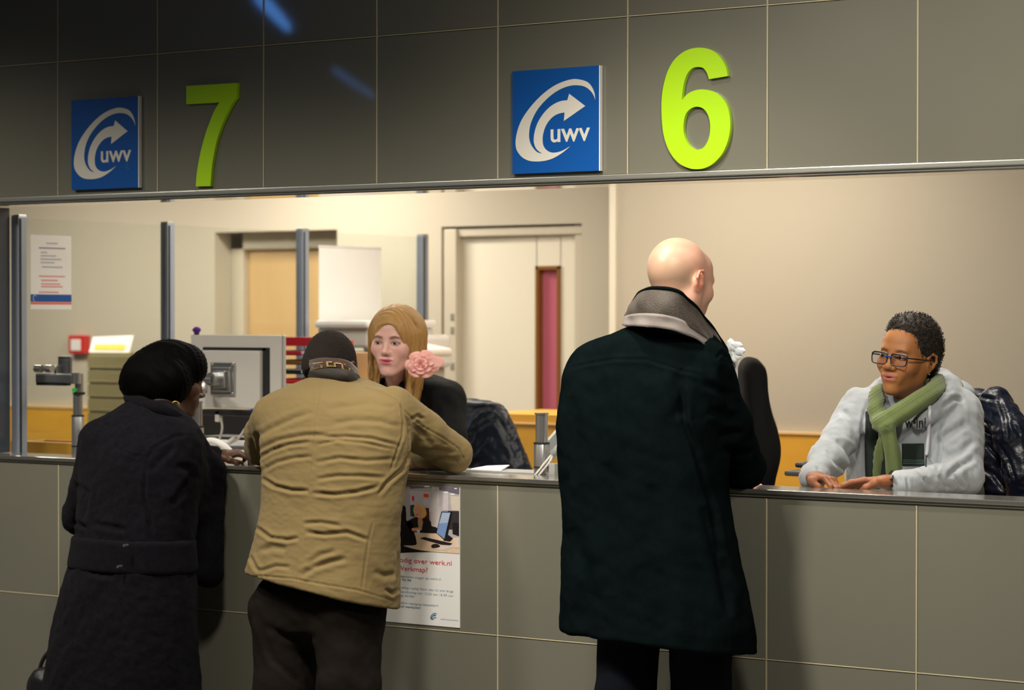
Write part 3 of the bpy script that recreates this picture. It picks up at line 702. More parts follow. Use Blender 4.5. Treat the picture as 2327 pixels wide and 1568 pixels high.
flat('photo_print', [(650, 412), (720, 412), (700, 500), (620, 510)], (.42, .52, .72), 7)
flat('photo_print', [(690, 600), (745, 640), (720, 668), (660, 660)], (.012, .012, .014), 6)
flat('photo_print', [(450, 640), (490, 628), (740, 685), (720, 700), (640, 695)], (.02, .012, .015), 6)
flat('photo_print', [(552, 705), (575, 690), (610, 692), (630, 712), (600, 724), (560, 724)], (.03, .012, .014), 6, sm=())
flat('photo_print', [(748, 635), (800, 632), (802, 725), (752, 722)], (.82, .66, .56), 6)
flat('photo_print', [(560, 735), (640, 715), (760, 700), (790, 712), (650, 745)], (.72, .66, .66), 5)
def ptext(txt, x, y, hpx, m, right=None, bold=0):
    """x,y of the baseline start in the crop, hpx: x-height to ascender scale; right: x where the line ends"""
    a = pp(x, y); b = pp(right, y); V, Fs = text_geo(txt, .02, bold, ex=.0001); V = np.array(V); x0, x1 = V[:, 0].min(), V[:, 0].max()
    kx = (b[0]-a[0])/(x1-x0); kz = hpx/ZP/670/.0146
    V = [(a[0]+(v[0]-x0)*kx, YP-.0007-v[2], a[1]+v[1]*kz) for v in V]; return link('text_line', V, Fs, m, e)
MR = mat('ink_red', (.72, .012, .045), .5); MBk = mat('ink_blue', (.06, .15, .26), .5); MBl = mat('ink_pale', (.32, .42, .50), .5)
# baselines slope with the poster's perspective on their own: text is laid straight in the poster's plane
def ybase(x, y, xr=800): return y
ptext('Hulp nodig over werk.nl', 95, 838, 44, MR, 731); ptext('en de Werkmap?', 95, 912, 44, MR, 517)
ptext('Kijk bij de veelgestelde vragen op werk.nl', 95, 972, 20, MBl, 636); ptext('of bel 0900 - 92 94', 95, 1003, 20, MBk, 370)
ptext('Heeft u extra uitleg nodig? Kom dan bij ons langs', 95, 1070, 20, MBl, 746)
ptext('op dinsdag. Elke dinsdag van 12.00 tot 16.30 uur', 95, 1108, 20, MBl, 748); ptext('help ik u graag verder', 95, 1140, 20, MBl, 404)
ptext('Wilt u een andere vestiging bezoeken?', 95, 1205, 20, MBl, 612); ptext('Kijk op werk.nl/ werkplein', 95, 1238, 20, MBk, 453)
lx, lz = pp(548, 1300); lx2, lz2 = pp(640, 1384)
MT = mat('ink_teal', (.01, .16, .30), .5)
logo_geo(e, np.array([lx-.004, 0, lz+.003]), .030, .030, MT, YP-.0008, True, .0002)
ptext('werken aan perspectief', 632, 1362, 12, MBl, 790)

# ------------------------------------------------------------------ glass partition square to the counter, with posts
XG = -.37; YPs = (.15, 1.007, 1.904, 2.82); ZG = 2.04
e = empty('glass_screen', (XG, 1.4, 0), 'glass partition with blue-grey posts running back from the counter at left', 'partition')
M_post = mat('post_paint', (.36, .41, .50), .35, .4)
for y in YPs:
    q = MB().box((XG-.020, y-.016, 0), (XG+.020, y+.030, ZG), .003).build('post', M_post, e)
    MB().box((XG+.0205, y-.010, .9), (XG+.0235, y-.002, ZG-.01), .0008).build('gasket', M_black, q)
    MB().box((XG-.02, y-.014, ZG), (XG+.02, y+.028, ZG+.006), .002).build('cap', M_alu, q)
for k in range(3):
    MB().box((XG-.004, YPs[k]+.03, .9), (XG+.004, YPs[k+1]-.016, ZG-.008)).build('glass_pane', M_glass, e)
    MB().box((XG-.012, YPs[k]+.03, 0), (XG+.012, YPs[k+1]-.016, .9)).build('base_panel', M_orange, e)
# notices taped on the glass
def notice(name, a, b, label):
    y0, y1 = a[0], b[0]; e = empty(name, (XG+.006, (y0+y1)/2, b[1]), label, 'notice')
    MB().box((XG+.0045, y0, b[1]), (XG+.0055, y1, a[1])).build('sheet', M_paper, e); return e, y0, y1, b[1], a[1]
p0 = AX(67, 533, XG); p1 = AX(160, 703, XG)
e, y0, y1, z0, z1 = notice('notice_sheet', (p0[1], p0[2]), (p1[1], p1[2]), 'white notice with blue footer taped on the glass screen at far left')
def strip(u0, u1, v0, v1, m, nm='print'):
    MB().box((XG+.0056, y0+(y1-y0)*u0, z1-(z1-z0)*v1), (XG+.0062, y0+(y1-y0)*u1, z1-(z1-z0)*v0)).build(nm, m, e)
strip(0, 1, .80, .90, M_blue, 'footer_band'); strip(0, 1, .905, .935, mat('ink_orange', (.80, .15, .06), .5), 'footer_band')
mg = mat('ink_grey', (.45, .45, .52), .6); mr = mat('ink_pink', (.75, .30, .30), .6)
for v, u0, u1, m in ((.10, .38, .66, mg), (.165, .20, .85, mat('ink_navy', (.25, .25, .42), .6)), (.225, .25, .40, mg), (.27, .25, .62, mg), (.315, .25, .75, mg), (.36, .25, .58, mg), (.42, .28, .78, mg), (.545, .2, .84, mr), (.60, .26, .66, mr), (.65, .26, .72, mr), (.685, .26, .78, mr), (.76, .2, .68, mr)):
    strip(u0, u1, v, v+.018, m, 'text_line')
mb = MB(); c0 = y0+(y1-y0)*.10; cz = z1-(z1-z0)*.85
mb.tube([(XG+.0065, c0+.010*math.cos(t), cz+.012*math.sin(t)) for t in np.linspace(.6, 4.6, 10)], .0014, 5).build('logo_swoosh', M_signw, e)
p0 = AX(722, 560, XG); p1 = AX(863, 738, XG)
e = empty('notice_sheet', (XG, (p0[1]+p1[1])/2, 1.55), 'large blank white sheet hanging on the glass screen above the printer', 'notice')
MB().box((XG+.006, p0[1], 1.56), (XG+.0075, p1[1], p0[2])).build('sheet', mat('bright_sheet', (.92, .92, .90), .6), e)
MB().box((XG+.005, p0[1]-.004, p0[2]-.004), (XG+.010, p1[1]+.004, p0[2]+.006), .001).build('hanging_rail', M_white, e)

# ------------------------------------------------------------------ things along the back wall, left
def bx(pxl, pxr, yt, Y0, dep, zb=None, yb=None):
    """box extents from a front face seen at pixels, at distance Y0"""
    a = A(pxl, yt, Y0); b = A(pxr, yt, Y0); z1 = (a[2]+b[2])/2
    if zb is None: zb = A((pxl+pxr)/2, yb, Y0)[2]
    return (a[0], Y0, zb), (b[0], Y0+dep, z1)
lo, hi = bx(155, 191, 762, YB-.05, .05, yb=804)
e = empty('fire_alarm_call_point', (lo[0]+.03, YB, lo[2]), 'small red fire alarm call point on the back wall at left', 'alarm')
MB().box(lo, hi, .006).build('housing', M_red, e)
MB().box((lo[0]+.022, lo[1]-.004, lo[2]+.018), (hi[0]-.026, lo[1]+.004, hi[2]-.022), .002).build('window', M_paper, e)
# olive drawer tower
lo, hi = bx(198, 312, 801, 2.55, .33, zb=0)
M_olive = mat('olive_metal', (.22, .195, .10), .45, var=(4, .05))
e = empty('drawer_cabinet', ((lo[0]+hi[0])/2, 2.7, 0), 'tall olive metal drawer cabinet against the back wall at left', 'cabinet')
MB().box((lo[0], lo[1]+.012, 0), hi, .006).build('body', M_olive, e)
zt = hi[2]-.012; dh = .0735
for k in range(14):
    dz1 = zt-k*dh-(.0 if k == 0 else .0)
    q = MB().box((lo[0]+.006, lo[1]-.004, dz1-dh+.005), (hi[0]-.006, lo[1]+.014, dz1-.005), .003).build('drawer', M_olive, e)
    MB().box((lo[0]+.006, lo[1]-.008, dz1-dh+.004), (hi[0]-.006, lo[1]-.003, dz1-dh+.011), .002).build('handle_lip', M_olive, q)
a = A(199, 764, 2.56); b = A(290, 762, 2.56); zb_ = hi[2]
e = empty('cardboard_sign', ((a[0]+b[0])/2, 2.57, zb_), 'white sign with yellow bar leaning on top of the olive drawer cabinet', 'sign')
MB().add([(a[0], 2.57, zb_), (b[0], 2.57, zb_), (b[0]+.004, 2.60, a[2]+.006), (a[0], 2.60, a[2]-.004), (a[0], 2.573, zb_), (b[0], 2.573, zb_), (b[0]+.004, 2.603, a[2]+.006), (a[0], 2.603, a[2]-.004)],
         [(0, 1, 2, 3), (7, 6, 5, 4), (0, 4, 5, 1), (1, 5, 6, 2), (2, 6, 7, 3), (3, 7, 4, 0)]).build('card', M_paper, e)
w_ = b[0]-a[0]; h_ = a[2]-zb_
MB().add([(a[0]+w_*.12, 2.572, zb_+h_*.16), (b[0]-w_*.12, 2.572, zb_+h_*.16), (b[0]-w_*.12, 2.582, zb_+h_*.5), (a[0]+w_*.12, 2.582, zb_+h_*.5)], [(0, 1, 2, 3)]).build('yellow_bar', mat('ink_yellow', (.80, .62, .10), .6), e)
# copier: its back against the glass screen
Yc = 1.96; X0 = XG+.045; z_ = lambda py, px=760, Y=Yc: float(A(px, py, Y)[2]); xa = float(A(835, 760, Yc)[0])
e = empty('copier', (X0+.3, Yc+.3, 0), 'large white office copier standing behind the blonde clerk', 'copier')
MB().box((X0+.02, Yc+.03, 0), (xa+.0, Yc+.6, z_(800)), .02).build('body', M_offw, e)
for k in range(3): MB().box((xa-.005, Yc+.05, .15+k*.26), (xa+.012, Yc+.58, .38+k*.26), .006).build('paper_drawer', M_white, e)
MB().box((X0, Yc, z_(790)), (xa, Yc+.5, z_(745)), .012).build('scanner_unit', M_offw, e)
MB().box((X0-.005, Yc-.015, z_(746)), (xa+.012, Yc+.52, z_(728)), .014).build('scanner_lid', M_white, e)
MB().box((xa-.07, Yc+.05, z_(800)), (xa+.06, Yc+.56, z_(762)), .02).build('feeder', M_white, e)
MB().box((X0, Yc+.02, z_(838)), (xa+.04, Yc+.60, z_(803)), .02).build('output_tray', M_white, e)
cp = A(968, 795, Yc+.12); M3 = Matrix.Rotation(math.radians(9), 3, 'Y')
q = MB().box(cp-np.array([.12, .09, .016]), cp+np.array([.085, .09, .022]), .014, M=M3).build('control_panel', M_white, e)
MB().box(cp+np.array([-.040, -.095, -.010]), cp+np.array([.022, -.088, .012]), .001, M=M3).build('display', mat('display_blue', (.02, .05, .14), .2), q)
# low orange cabinet between door 2 and the right wall
x0 = float(A(1085, 943, 2.0)[0]); x1 = float(A(1480, 943, 2.0)[0]); zt = float(A(1230, 942, 2.0)[2]); zs_ = float(A(1230, 964, 2.0)[2])
e = empty('low_cabinet', ((x0+x1)/2, 2.3, 0), 'low orange wood cabinet with pale edge strip in front of the cream door', 'cabinet')
MB().box((x0, 2.0, 0), (x1, 2.5, zs_-.004), .003).build('body', M_orange, e)
MB().box((x0-.005, 1.992, zs_-.004), (x1, 2.5, zs_+.005), .002).build('edge_strip', M_orangel, e)
MB().box((x0, 2.0, zs_+.005), (x1, 2.5, zt), .003).build('upper_rail', M_orange, e)
# ------------------------------------------------------------------ desk things
# letter trays: stack of five
a = A(640, 862, 1.25); b = A(712, 862, 1.25); z0 = float(A(680, 872, 1.25)[2])
e = empty('side_cabinet', ((a[0]+b[0])/2, 1.4, 0), 'light wood side cabinet carrying the stacked letter trays', 'cabinet')
MB().box((a[0]-.04, 1.22, 0), (b[0]+.10, 1.62, z0), .004).build('body', M_wood, e)
MB().box((a[0]-.03, 1.56, z0), (b[0]+.06, 1.6, float(A(680, 800, 1.5)[2])), .003).build('back_panel', M_wood, e)
cols = [M_red, M_black, M_brown, M_red, M_red]; labs = ['red letter tray at the bottom of the stack behind the monitor', 'black letter tray second from the bottom of the stack', 'brown letter tray in the middle of the stack', 'red letter tray second from the top of the stack', 'red letter tray topmost of the stack, paper sticking out']
hh = (float(A(680, 765, 1.25)[2])-z0)/5
for k in range(5):
    zz = z0+k*hh; t = empty('letter_tray', ((a[0]+b[0])/2, 1.38, zz), labs[k], 'tray', 'letter trays stacked behind the monitor')
    mb = MB(); mb.box((a[0], 1.25, zz), (b[0], 1.52, zz+.005), .001); mb.box((a[0], 1.25, zz), (a[0]+.004, 1.52, zz+hh*.55), .001); mb.box((b[0]-.004, 1.25, zz), (b[0], 1.52, zz+hh*.55), .001)
    mb.box((a[0], 1.25, zz), (a[0]+.10, 1.256, zz+hh*.45), .001)
    if k == 4: mb.box((a[0]+.02, 1.245, zz), (b[0], 1.250, zz+hh*.95), .001)
    for xx in (a[0]+.003, b[0]-.007):
        for yy in (1.255,): mb.box((xx, yy, zz), (xx+.006, yy+.006, zz+hh), .0005)
    mb.build('tray', cols[k], t)
    MB().box((a[0]+.012, 1.258, zz+.005), (b[0]-.012, 1.50, zz+.005+hh*(.35 if k % 2 else .2)), .001).build('paper', M_paper, t)
def pole(name, px_, ytop, ymid, ybot, Y, rw, label, cat='pole', knob=True):
    top = A(px_, ytop, Y); zb = 1.075; c = (top[0], Y); s = scl(top); r = rw/2/s; zm = float(A(px_, ymid, Y)[2])
    e = empty(name, (c[0], Y, zb), label, cat)
    MB().lathe((c[0], Y, 0), [(r, zm), (r, top[2]-.006), (r*1.16, top[2]-.005), (r*1.16, top[2])], 28).build('upper_tube', M_steel, e, 'auto')
    MB().lathe((c[0], Y, 0), [(r*1.28, zb+.012), (r*1.28, zm-.003), (r*1.2, zm)], 28).build('lower_tube', M_steel, e, 'auto')
    for z in (zm-.001, zb+.07): MB().lathe((c[0], Y, 0), [(r*1.33, z-.005), (r*1.33, z+.001)], 28).build('ring', M_black, e)
    MB().lathe((c[0], Y, 0), [(r*1.9, zb), (r*1.9, zb+.008), (r*1.4, zb+.014)], 28).build('base', M_steeld, e, 'auto')
    return e, c, r
# monitors: seen from the back
def monitor(right_px, top_px, Y, label, wd=.415, ht=.290, tip=None):
    tr = A(right_px, top_px, Y); x1 = tr[0]; x0 = x1-wd; z1 = tr[2]; z0 = z1-ht; cx = (x0+x1)/2
    e = empty('monitor', (cx, Y, z0), label, 'monitor')
    MB().box((x0, Y-.000, z0), (x1, Y+.012, z1), .003).build('back_shell', M_offw, e)
    MB().box((x0-.001, Y+.012, z0-.001), (x1+.001, Y+.016, z1+.001), .001).build('shadow_gap', M_grey, e)
    MB().box((x0, Y+.016, z0), (x1, Y+.036, z1), .004).build('bezel', mat('bezel_silver', (.50, .51, .54), .35), e)
    MB().box((x0+.02, Y+.0355, z0+.03), (x1-.02, Y+.037, z1-.02)).build('screen', mat('screen_lit', (.02, .02, .03), .15, emit=(.55, .65, 1, 3.5)), e)
    # recess frame line and the raised back
    s = MB(); s.box((x0+.065, Y-.0035, z1-.060), (x1-.070, Y+.004, z1-.048)); s.box((x1-.085, Y-.0035, z0+.0), (x1-.052, Y+.004, z1-.048)); s.build('vent_slot', M_black, e)
    MB().box((x0+.03, Y-.022, z0), (x1-.085, Y+.002, z1-.060), .005).build('housing', M_offw, e)
    # mount
    mx, mz = x0+wd*.415, z1-ht*.60
    m_ = MB().box((mx-.060, Y-.032, mz-.065), (mx+.060, Y-.0225, mz+.065), .003).box((mx-.046, Y-.040, mz-.050), (mx+.046, Y-.031, mz+.046), .003).box((mx-.030, Y-.054, mz-.034), (mx+.030, Y-.038, mz+.032), .003).build('mount_plate', M_steel, e)
    for sx in (-.052, .052):
        for sz in (-.056, .056): MB().cyl((mx+sx, Y-.036, mz+sz), (mx+sx, Y-.030, mz+sz), .0048, 10).build('screw', M_alu, m_)
    MB().cyl((mx-.01, Y-.090, mz), (mx-.01, Y-.052, mz), .026).build('swivel', M_steel, e, 'auto')
    MB().cyl((mx-.060, Y-.085, mz-.002), (mx+.0, Y-.085, mz-.002), .017).build('hinge', M_steeld, e, 'auto')
    return e, mx, mz, x0, x1, z0, z1
m1 = monitor(637, 762, .62, 'light grey monitor seen from behind between the woman in black and the man in tan', wd=.455, ht=.285)
e, mx, mz, x0, x1, z0, z1 = m1
MB().box((x0+.07, .60, z0-.030), (x0+.36, .66, z0-.006), .004).build('connector_bar', M_black, e)
MB().box((x1-.135, .600, z0-.045), (x1-.100, .625, z0-.0), .004).build('blue_plug', mat('plug_blue', (.01, .03, .35), .4), e)
MB().box((x0+.14, .60, z0-.055), (x0+.165, .62, z0-.01), .004).build('grey_plug', M_offw, e)
# arm of monitor 1 on its own pole
pe, c, r_ = pole('monitor_arm_post', 449, 912, 968, 1040, .34, 22, 'steel monitor post beside the woman in black, partly hidden by her', 'post')
MB().tube([(c[0], c[1], 1.36), (c[0]-.02, c[1]+.05, 1.38), (mx-.055, .50, mz)], [.017, .020, .017], 16).build('arm', M_steel, pe, True)
MB().cyl((mx-.058, .535, mz-.055), (mx-.058, .535, mz+.022), .021).build('elbow_joint', M_steel, pe, 'auto')
m2 = monitor(1666, 792, .58, 'second grey monitor, only its right edge showing beside the bald man\'s shoulder')
# white fabric flower on the corner of monitor 2
e = empty('fabric_flower', A(1672, 800, .58), 'white fabric flower clipped to the corner of the monitor beside the bald man', 'decoration')
for (x, y, rx, rz, dy) in ((1660, 782, 7, 12, .00), (1675, 784, 11, 8, -.01), (1681, 797, 11, 9, -.012), (1672, 800, 9, 12, .01), (1678, 809, 9, 8, .0), (1671, 814, 7, 9, .004), (1668, 790, 6, 6, -.006)):
    P = A(x, y, .565+dy); s = scl(P); bm = bmesh.new(); bmesh.ops.create_icosphere(bm, subdivisions=3, radius=1)
    V = []
    for v in bm.verts:
        q = np.array(v.co); rr = 1+.12*math.sin(5*q[0]+7*q[2]+x)+.08*math.sin(11*q[1]+y); V.append(P+np.array([q[0]*rx/s/.83*rr, q[1]*.010, q[2]*rz/s*rr]))
    link('petal', V, [[v.index for v in f.verts] for f in bm.faces], mat('fabric_white', (.72, .78, .84), .8, sheen=.2), e, True); bm.free()
# purple pompom on monitor 1
P = A(447, 748, .63); e = empty('pompom', (P[0], P[1], z1), 'small purple fluffy pompom sitting on top of the grey monitor', 'toy')
n_ = 900; V = []; Fs = []
for i in range(n_):
    d = unit(RNG.normal(size=3)); d[2] = abs(d[2])*.9-.15; t = unit(np.cross(d, RNG.normal(size=3)))*.0012; b0 = P-np.array([0, 0, .004]); l = .0175+.003*RNG.random()
    k = len(V); V += [b0+d*.004-t, b0+d*.004+t, b0+d*l]; Fs.append((k, k+1, k+2))
link('fluff', V, Fs, mat('purple_fluff', (.10, .008, .26), .8), e)
bm = bmesh.new(); bmesh.ops.create_icosphere(bm, subdivisions=3, radius=.0155); link('core', [np.array(v.co)*np.array([1, 1, .9])+P-np.array([0, 0, .004]) for v in bm.verts], [[v.index for v in f.verts] for f in bm.faces], MATS['purple_fluff'], e, True); bm.free()
MB().cyl((P[0], P[1], z1), (P[0], P[1], P[2]-.008), .010).build('base', M_black, e)
# empty monitor arm at far left
pe, c, r_ = pole('empty_monitor_arm', 177, 892, 943, 1040, .30, 22, 'empty steel monitor arm standing on the counter at far left', 'arm')
Z = lambda px_, py, Y=.30: A(px_, py, Y)
a = Z(180, 870); MB().cyl((a[0], .30, Z(177, 892)[2]), (a[0], .30, Z(177, 849)[2]), .017).build('neck_tube', M_steel, pe, 'auto')
b = Z(82, 860, .26); q = MB().box((b[0], .255, Z(100, 869)[2]), (a[0]+.0, .315, Z(100, 848)[2]), .006).build('arm_beam', M_steeld, pe)
MB().box((Z(97, 870)[0], .262, Z(97, 875)[2]), (Z(160, 870)[0], .305, Z(97, 868)[2]), .004).build('cable_cover', M_black, q)
MB().cyl((a[0]+.003, .28, Z(180, 872)[2]), (a[0]+.003, .28, Z(180, 847)[2]), .019).build('joint', M_steel, pe, 'auto')
for px_ in (88, 112):
    t = Z(px_, 838, .28); MB().cyl((t[0]-.016, .28, t[2]), (t[0]+.016, .28, t[2]), .015).build('tilt_joint', M_steel, pe, 'auto')
t = Z(142, 830, .33); q = MB().box((t[0]-.035, .34, t[2]-.040), (t[0]+.032, .352, t[2]+.036), .003).box((t[0]-.026, .332, t[2]-.040), (t[0]+.026, .342, t[2]+.022), .002).build('mount_plate', M_steeld, pe)
MB().box((t[0]-.018, .30, t[2]-.04), (t[0]-.004, .334, t[2]+.0), .003).build('bracket', M_steel, pe)
MB().box((a[0]-.012, .272, Z(177, 890)[2]), (a[0]+.006, .282, Z(177, 882)[2]), .001).build('green_clip', mat('clip_green', (.02, .45, .05), .4), pe)
MB().lathe((a[0], .30, 0), [(.022, Z(177, 897)[2]), (.024, Z(177, 891)[2])], 20).build('collar', M_black, pe)
# orange box organiser at far left
a = A(24, 1003, .42); b = A(166, 1003, .42)
e = empty('desk_organiser', ((a[0]+b[0])/2, .5, 1.075), 'shallow orange wood box on the desk at far left', 'box')
mb = MB(); zt = a[2]; mb.box((a[0], .42, 1.075), (b[0], .434, zt), .001).box((a[0], .60, 1.075), (b[0], .614, zt), .001).box((a[0], .43, 1.075), (a[0]+.014, .60, zt), .001).box((b[0]-.014, .43, 1.075), (b[0], .60, zt), .001).box((a[0], .42, 1.075), (b[0], .61, 1.058), .001)
mb.build('box', M_orange, e)
MB().box((a[0], .419, zt), (b[0], .436, zt+.003), .001).build('top_edge', M_orangel, e)
# pole 2 with arm and cables, centre
pe, c, r_ = pole('monitor_arm_post', 1231, 938, 1005, 1080, .215, 28, 'steel monitor post with slanting arm left of the bald man', 'post')
a = A(1243, 1030, .23); b = A(1330, 930, .34); d_ = unit(b-a); MBx = MB()
nz = np.array([0, 0, 1.]); up = unit(nz-d_*(nz@d_)); sd = np.cross(d_, up); V = []
for k, t in enumerate(np.linspace(0, 1, 8)):
    cc = a+(b-a)*t; hw = .030-.006*t
    for (u, v) in ((-1, -1), (1, -1), (1, 1), (-1, 1)): V.append(cc+sd*u*.014+up*v*hw)
Fs = [(i*4+k, i*4+(k+1) % 4, (i+1)*4+(k+1) % 4, (i+1)*4+k) for i in range(7) for k in range(4)]+[(3, 2, 1, 0), (28, 29, 30, 31)]
MB().add(V, Fs).build('arm', mat('arm_grey', (.27, .28, .28), .4, .3), pe)
mm = np.array([m2[1]-.01, .49, m2[2]]); MB().tube([b, b+(mm-b)*.5+np.array([0, 0, .02]), mm], [.022, .020, .022], 14).build('upper_arm', M_steel, pe, True)
a2 = A(1256, 1033, .20); b2 = A(1285, 1003, .22); MB().tube([a2, b2], [.013, .015], 14).build('cable_sleeve', M_grey, pe, True)
for k, (sx) in enumerate((0, 9)):
    pts = [A(1255+k*3, 1032, .20), A(1240+sx, 1050, .19), A(1226+sx, 1068, .185), A(1215+sx, 1082, .18), A(1205+sx, 1100, .20)]
    MB().tube(spline(pts, 6), .0042, 8).build('cable', M_offw, pe, True)
t = A(1257, 1066, .19); MB().box((t[0]-.012, .18, 1.075), (t[0]+.012, .205, t[2]+.02), .003).build('clamp_knob', M_grey, pe)
# grey document ledge behind the counter centre, and the white pages on it
a = A(1062, 1064, .21); b = A(1300, 1064, .21)
o = MB().box((a[0], .20, 1.075), (b[0], .32, a[2]-.004), .003).build('cable_box', M_grey, loc=((a[0]+b[0])/2, .26, 1.075)); tag(o, 'long low grey box on the desk right behind the counter edge', 'box')
ztop = a[2]-.004
a = A(1082, 1064, .25); b = A(1150, 1064, .25)
mb = MB(); mb.add([(a[0], .22, ztop), (b[0], .22, ztop), (b[0]-.02, .30, ztop+.012), (a[0]+.01, .30, ztop+.006), (a[0], .22, ztop+.003), (b[0], .22, ztop+.003), (b[0]-.02, .30, ztop+.015), (a[0]+.01, .30, ztop+.009)], [(0, 3, 2, 1), (4, 5, 6, 7), (0, 1, 5, 4), (1, 2, 6, 5), (2, 3, 7, 6), (3, 0, 4, 7)])
tag(mb.build('paper_pad', M_paper, loc=(a[0]+.04, .26, ztop)), 'white paper pad lying on the low grey box', 'paper')
# telephone and clutter between the woman in black and the man in tan
e = empty('telephone', A(495, 1040, .30)*np.array([1, 1, 0])+np.array([0, 0, 1.075]), 'light grey desk telephone behind the counter by the woman in black', 'telephone')
P = A(510, 1045, .30)+np.array([.012, 0, 0]); mb = MB(); V = []
mb.add([(P[0]-.10, .22, 1.075), (P[0]+.09, .22, 1.075), (P[0]+.09, .42, 1.075), (P[0]-.10, .42, 1.075), (P[0]-.10, .22, 1.10), (P[0]+.09, .22, 1.10), (P[0]+.09, .42, 1.145), (P[0]-.10, .42, 1.145)], [(0, 3, 2, 1), (4, 5, 6, 7), (0, 1, 5, 4), (1, 2, 6, 5), (2, 3, 7, 6), (3, 0, 4, 7)]).build('body', M_offw, e)
hs = [A(455, 1020, .33), A(470, 1003, .34), A(490, 1003, .34), (A(515, 1018, .33)), A(535, 1040, .32)]
MB().tube(spline(hs, 6), [.016]+[.012]*22+[.013, .017], 12).build('handset', M_white, e, True)
for pts, nm in (([A(502, 950, .60), A(505, 975, .55), A(495, 1005, .45), A(470, 1030, .33), A(452, 1045, .30)], 'a'), ([A(556, 975, .6), A(540, 998, .5), A(515, 1012, .4), A(485, 1030, .32), A(458, 1048, .28)], 'b')):
    MB().tube(spline(pts, 6), .0045, 8).build('cable', M_offw, e, True)
MB().tube([A(512, 1010, .4), A(532, 996, .45)], [.008, .008], 10).build('cable_bead', M_offw, e, True)
a = A(450, 975, .95); b = A(590, 975, .95)
o = MB().box((a[0], .93, 1.0), (b[0], 1.0, float(A(510, 944, .93)[2])), .003).build('cable_duct', M_black, loc=((a[0]+b[0])/2, .96, 1.0)); tag(o, 'black cable duct panel low behind the grey monitor', 'panel')
a = A(462, 992, .72); b = A(575, 992, .72)
o = MB().box((a[0], .68, 1.075), (b[0], .90, float(A(510, 1012, .7)[2])), .003).build('dark_box', M_steeld, loc=((a[0]+b[0])/2, .8, 1.075)); tag(o, 'flat dark docking box under the grey monitor', 'box')
zz = float(A(510, 1012, .7)[2])
o = MB().box((a[0]+.01, .69, zz), (b[0]-.01, .88, zz+.022), .002).build('paper_stack', M_paper, loc=((a[0]+b[0])/2, .8, zz)); tag(o, 'stack of white paper on the dark box under the monitor', 'paper')
o = MB().box((a[0]+.0, .70, zz+.022), (b[0], .87, zz+.034), .003).build('keyboard', M_black, loc=((a[0]+b[0])/2, .8, zz+.022)); tag(o, 'black keyboard resting on the paper stack under the monitor', 'keyboard')
P = A(503, 983, .66); tag(MB().lathe((P[0], P[1], P[2]-.006), [(.003, 0), (.006, .002), (.006, .008), (.002, .011)], 14).build('indicator_light', mat('led_blue', (.02, .02, .5), .3, emit=(.05, .1, 1, 3.0)), loc=P), 'tiny blue indicator light under the monitor', 'light') if False else None

# ------------------------------------------------------------------ chairs
M_fab = mat('chair_fabric', (.004, .0035, .003), .9, spec=.1, sheen=.05, bump=(400, .4, 'noise'))
def chair_base(e, cx, cy, zs, az=0):
    MB().box((cx-.23, cy-.22, zs-.06), (cx+.23, cy+.22, zs), .03).build('seat', M_fab, e, True)
    MB().cyl((cx, cy, .10), (cx, cy, zs-.05), .022).build('gas_column', M_steeld, e, 'auto')
    for k in range(5):
        t = az+k*2*math.pi/5; p = np.array([cx+.28*math.cos(t), cy+.28*math.sin(t), .075])
        l = MB().tube([(cx, cy, .12), p], [.024, .014], 8).build('base_leg', M_black, e)
        MB().cyl(p+np.array([-.012*math.sin(t), .012*math.cos(t), -.048]), p+np.array([.012*math.sin(t), -.012*math.cos(t), -.048]), .027, 14).build('caster', M_black, l)
# empty chair seen from the side
YC = 1.25
L = [(1697, 870), (1696, 850), (1699, 832), (1706, 820), (1716, 814), (1728, 816), (1738, 824), (1744, 838), (1746, 860), (1747, 880), (1752, 915), (1760, 950), (1772, 985), (1779, 1020), (1778, 1055), (1768, 1098), (1758, 1140), (1735, 1160),
     (1724, 1130), (1727, 1090), (1724, 1060), (1719, 1030), (1711, 990), (1703, 950), (1698, 910)]
e = empty('office_chair', A(1730, 1000, YC)*np.array([1, 1, 0]), 'empty black office chair seen from the side behind the bald man', 'chair')
lp = smooth_loop(L, (), 4); n = len(lp); V = []
dirv = unit(np.array([-_sy, _cy, 0])+.10*np.array([_cy, _sy, 0])); K = 9
base = np.array([A(x, y, YC) for x, y in lp]); cen = base.mean(0)
# put the outline in one vertical plane facing sideways
base = np.array([A(*q, YC) for q in lp]); c0 = base[0]; u = np.array([_cy, _sy, 0]); zc_ = scl(A(1730, 950, YC))
base = np.array([A(1730, 950, YC)+u*((x-1730)/zc_)+np.array([0, 0, 1])*((950-y)/zc_) for x, y in lp]); cen = base.mean(0)
for j in range(K):
    t = j/(K-1); rr = 1-.10*abs(2*t-1)**6; cv = -.035*(1-(2*t-1)**2)
    for b_ in base: V.append(cen+(b_-cen)*np.array([rr, rr, rr])+dirv*(t*.44)+u*cv)
Fs = [(j*n+i, j*n+(i+1) % n, (j+1)*n+(i+1) % n, (j+1)*n+i) for j in range(K-1) for i in range(n)]+[tuple(range(n))[::-1], tuple(range((K-1)*n, K*n))]
ch = link('backrest', V, Fs, M_fab, e, True)
cc = cen+dirv*.22-u*.30; chair_base(e, cc[0], cc[1], .78)
MB().tube([cc+np.array([0, 0, .74-cc[2]]), cen+dirv*.22+np.array([0, 0, .74-cen[2]]), cen+dirv*.22+np.array([0, 0, .95-cen[2]])], .018, 10).build('back_support', M_black, e)
P = A(1712, 1010, YC+.1); MB().tube([P+np.array([0, 0, .05]), P+u*-.03+np.array([0, 0, -.06]), P+u*-.02+np.array([0, 0, -.22])], .012, 8).build('armrest', M_black, e, True)
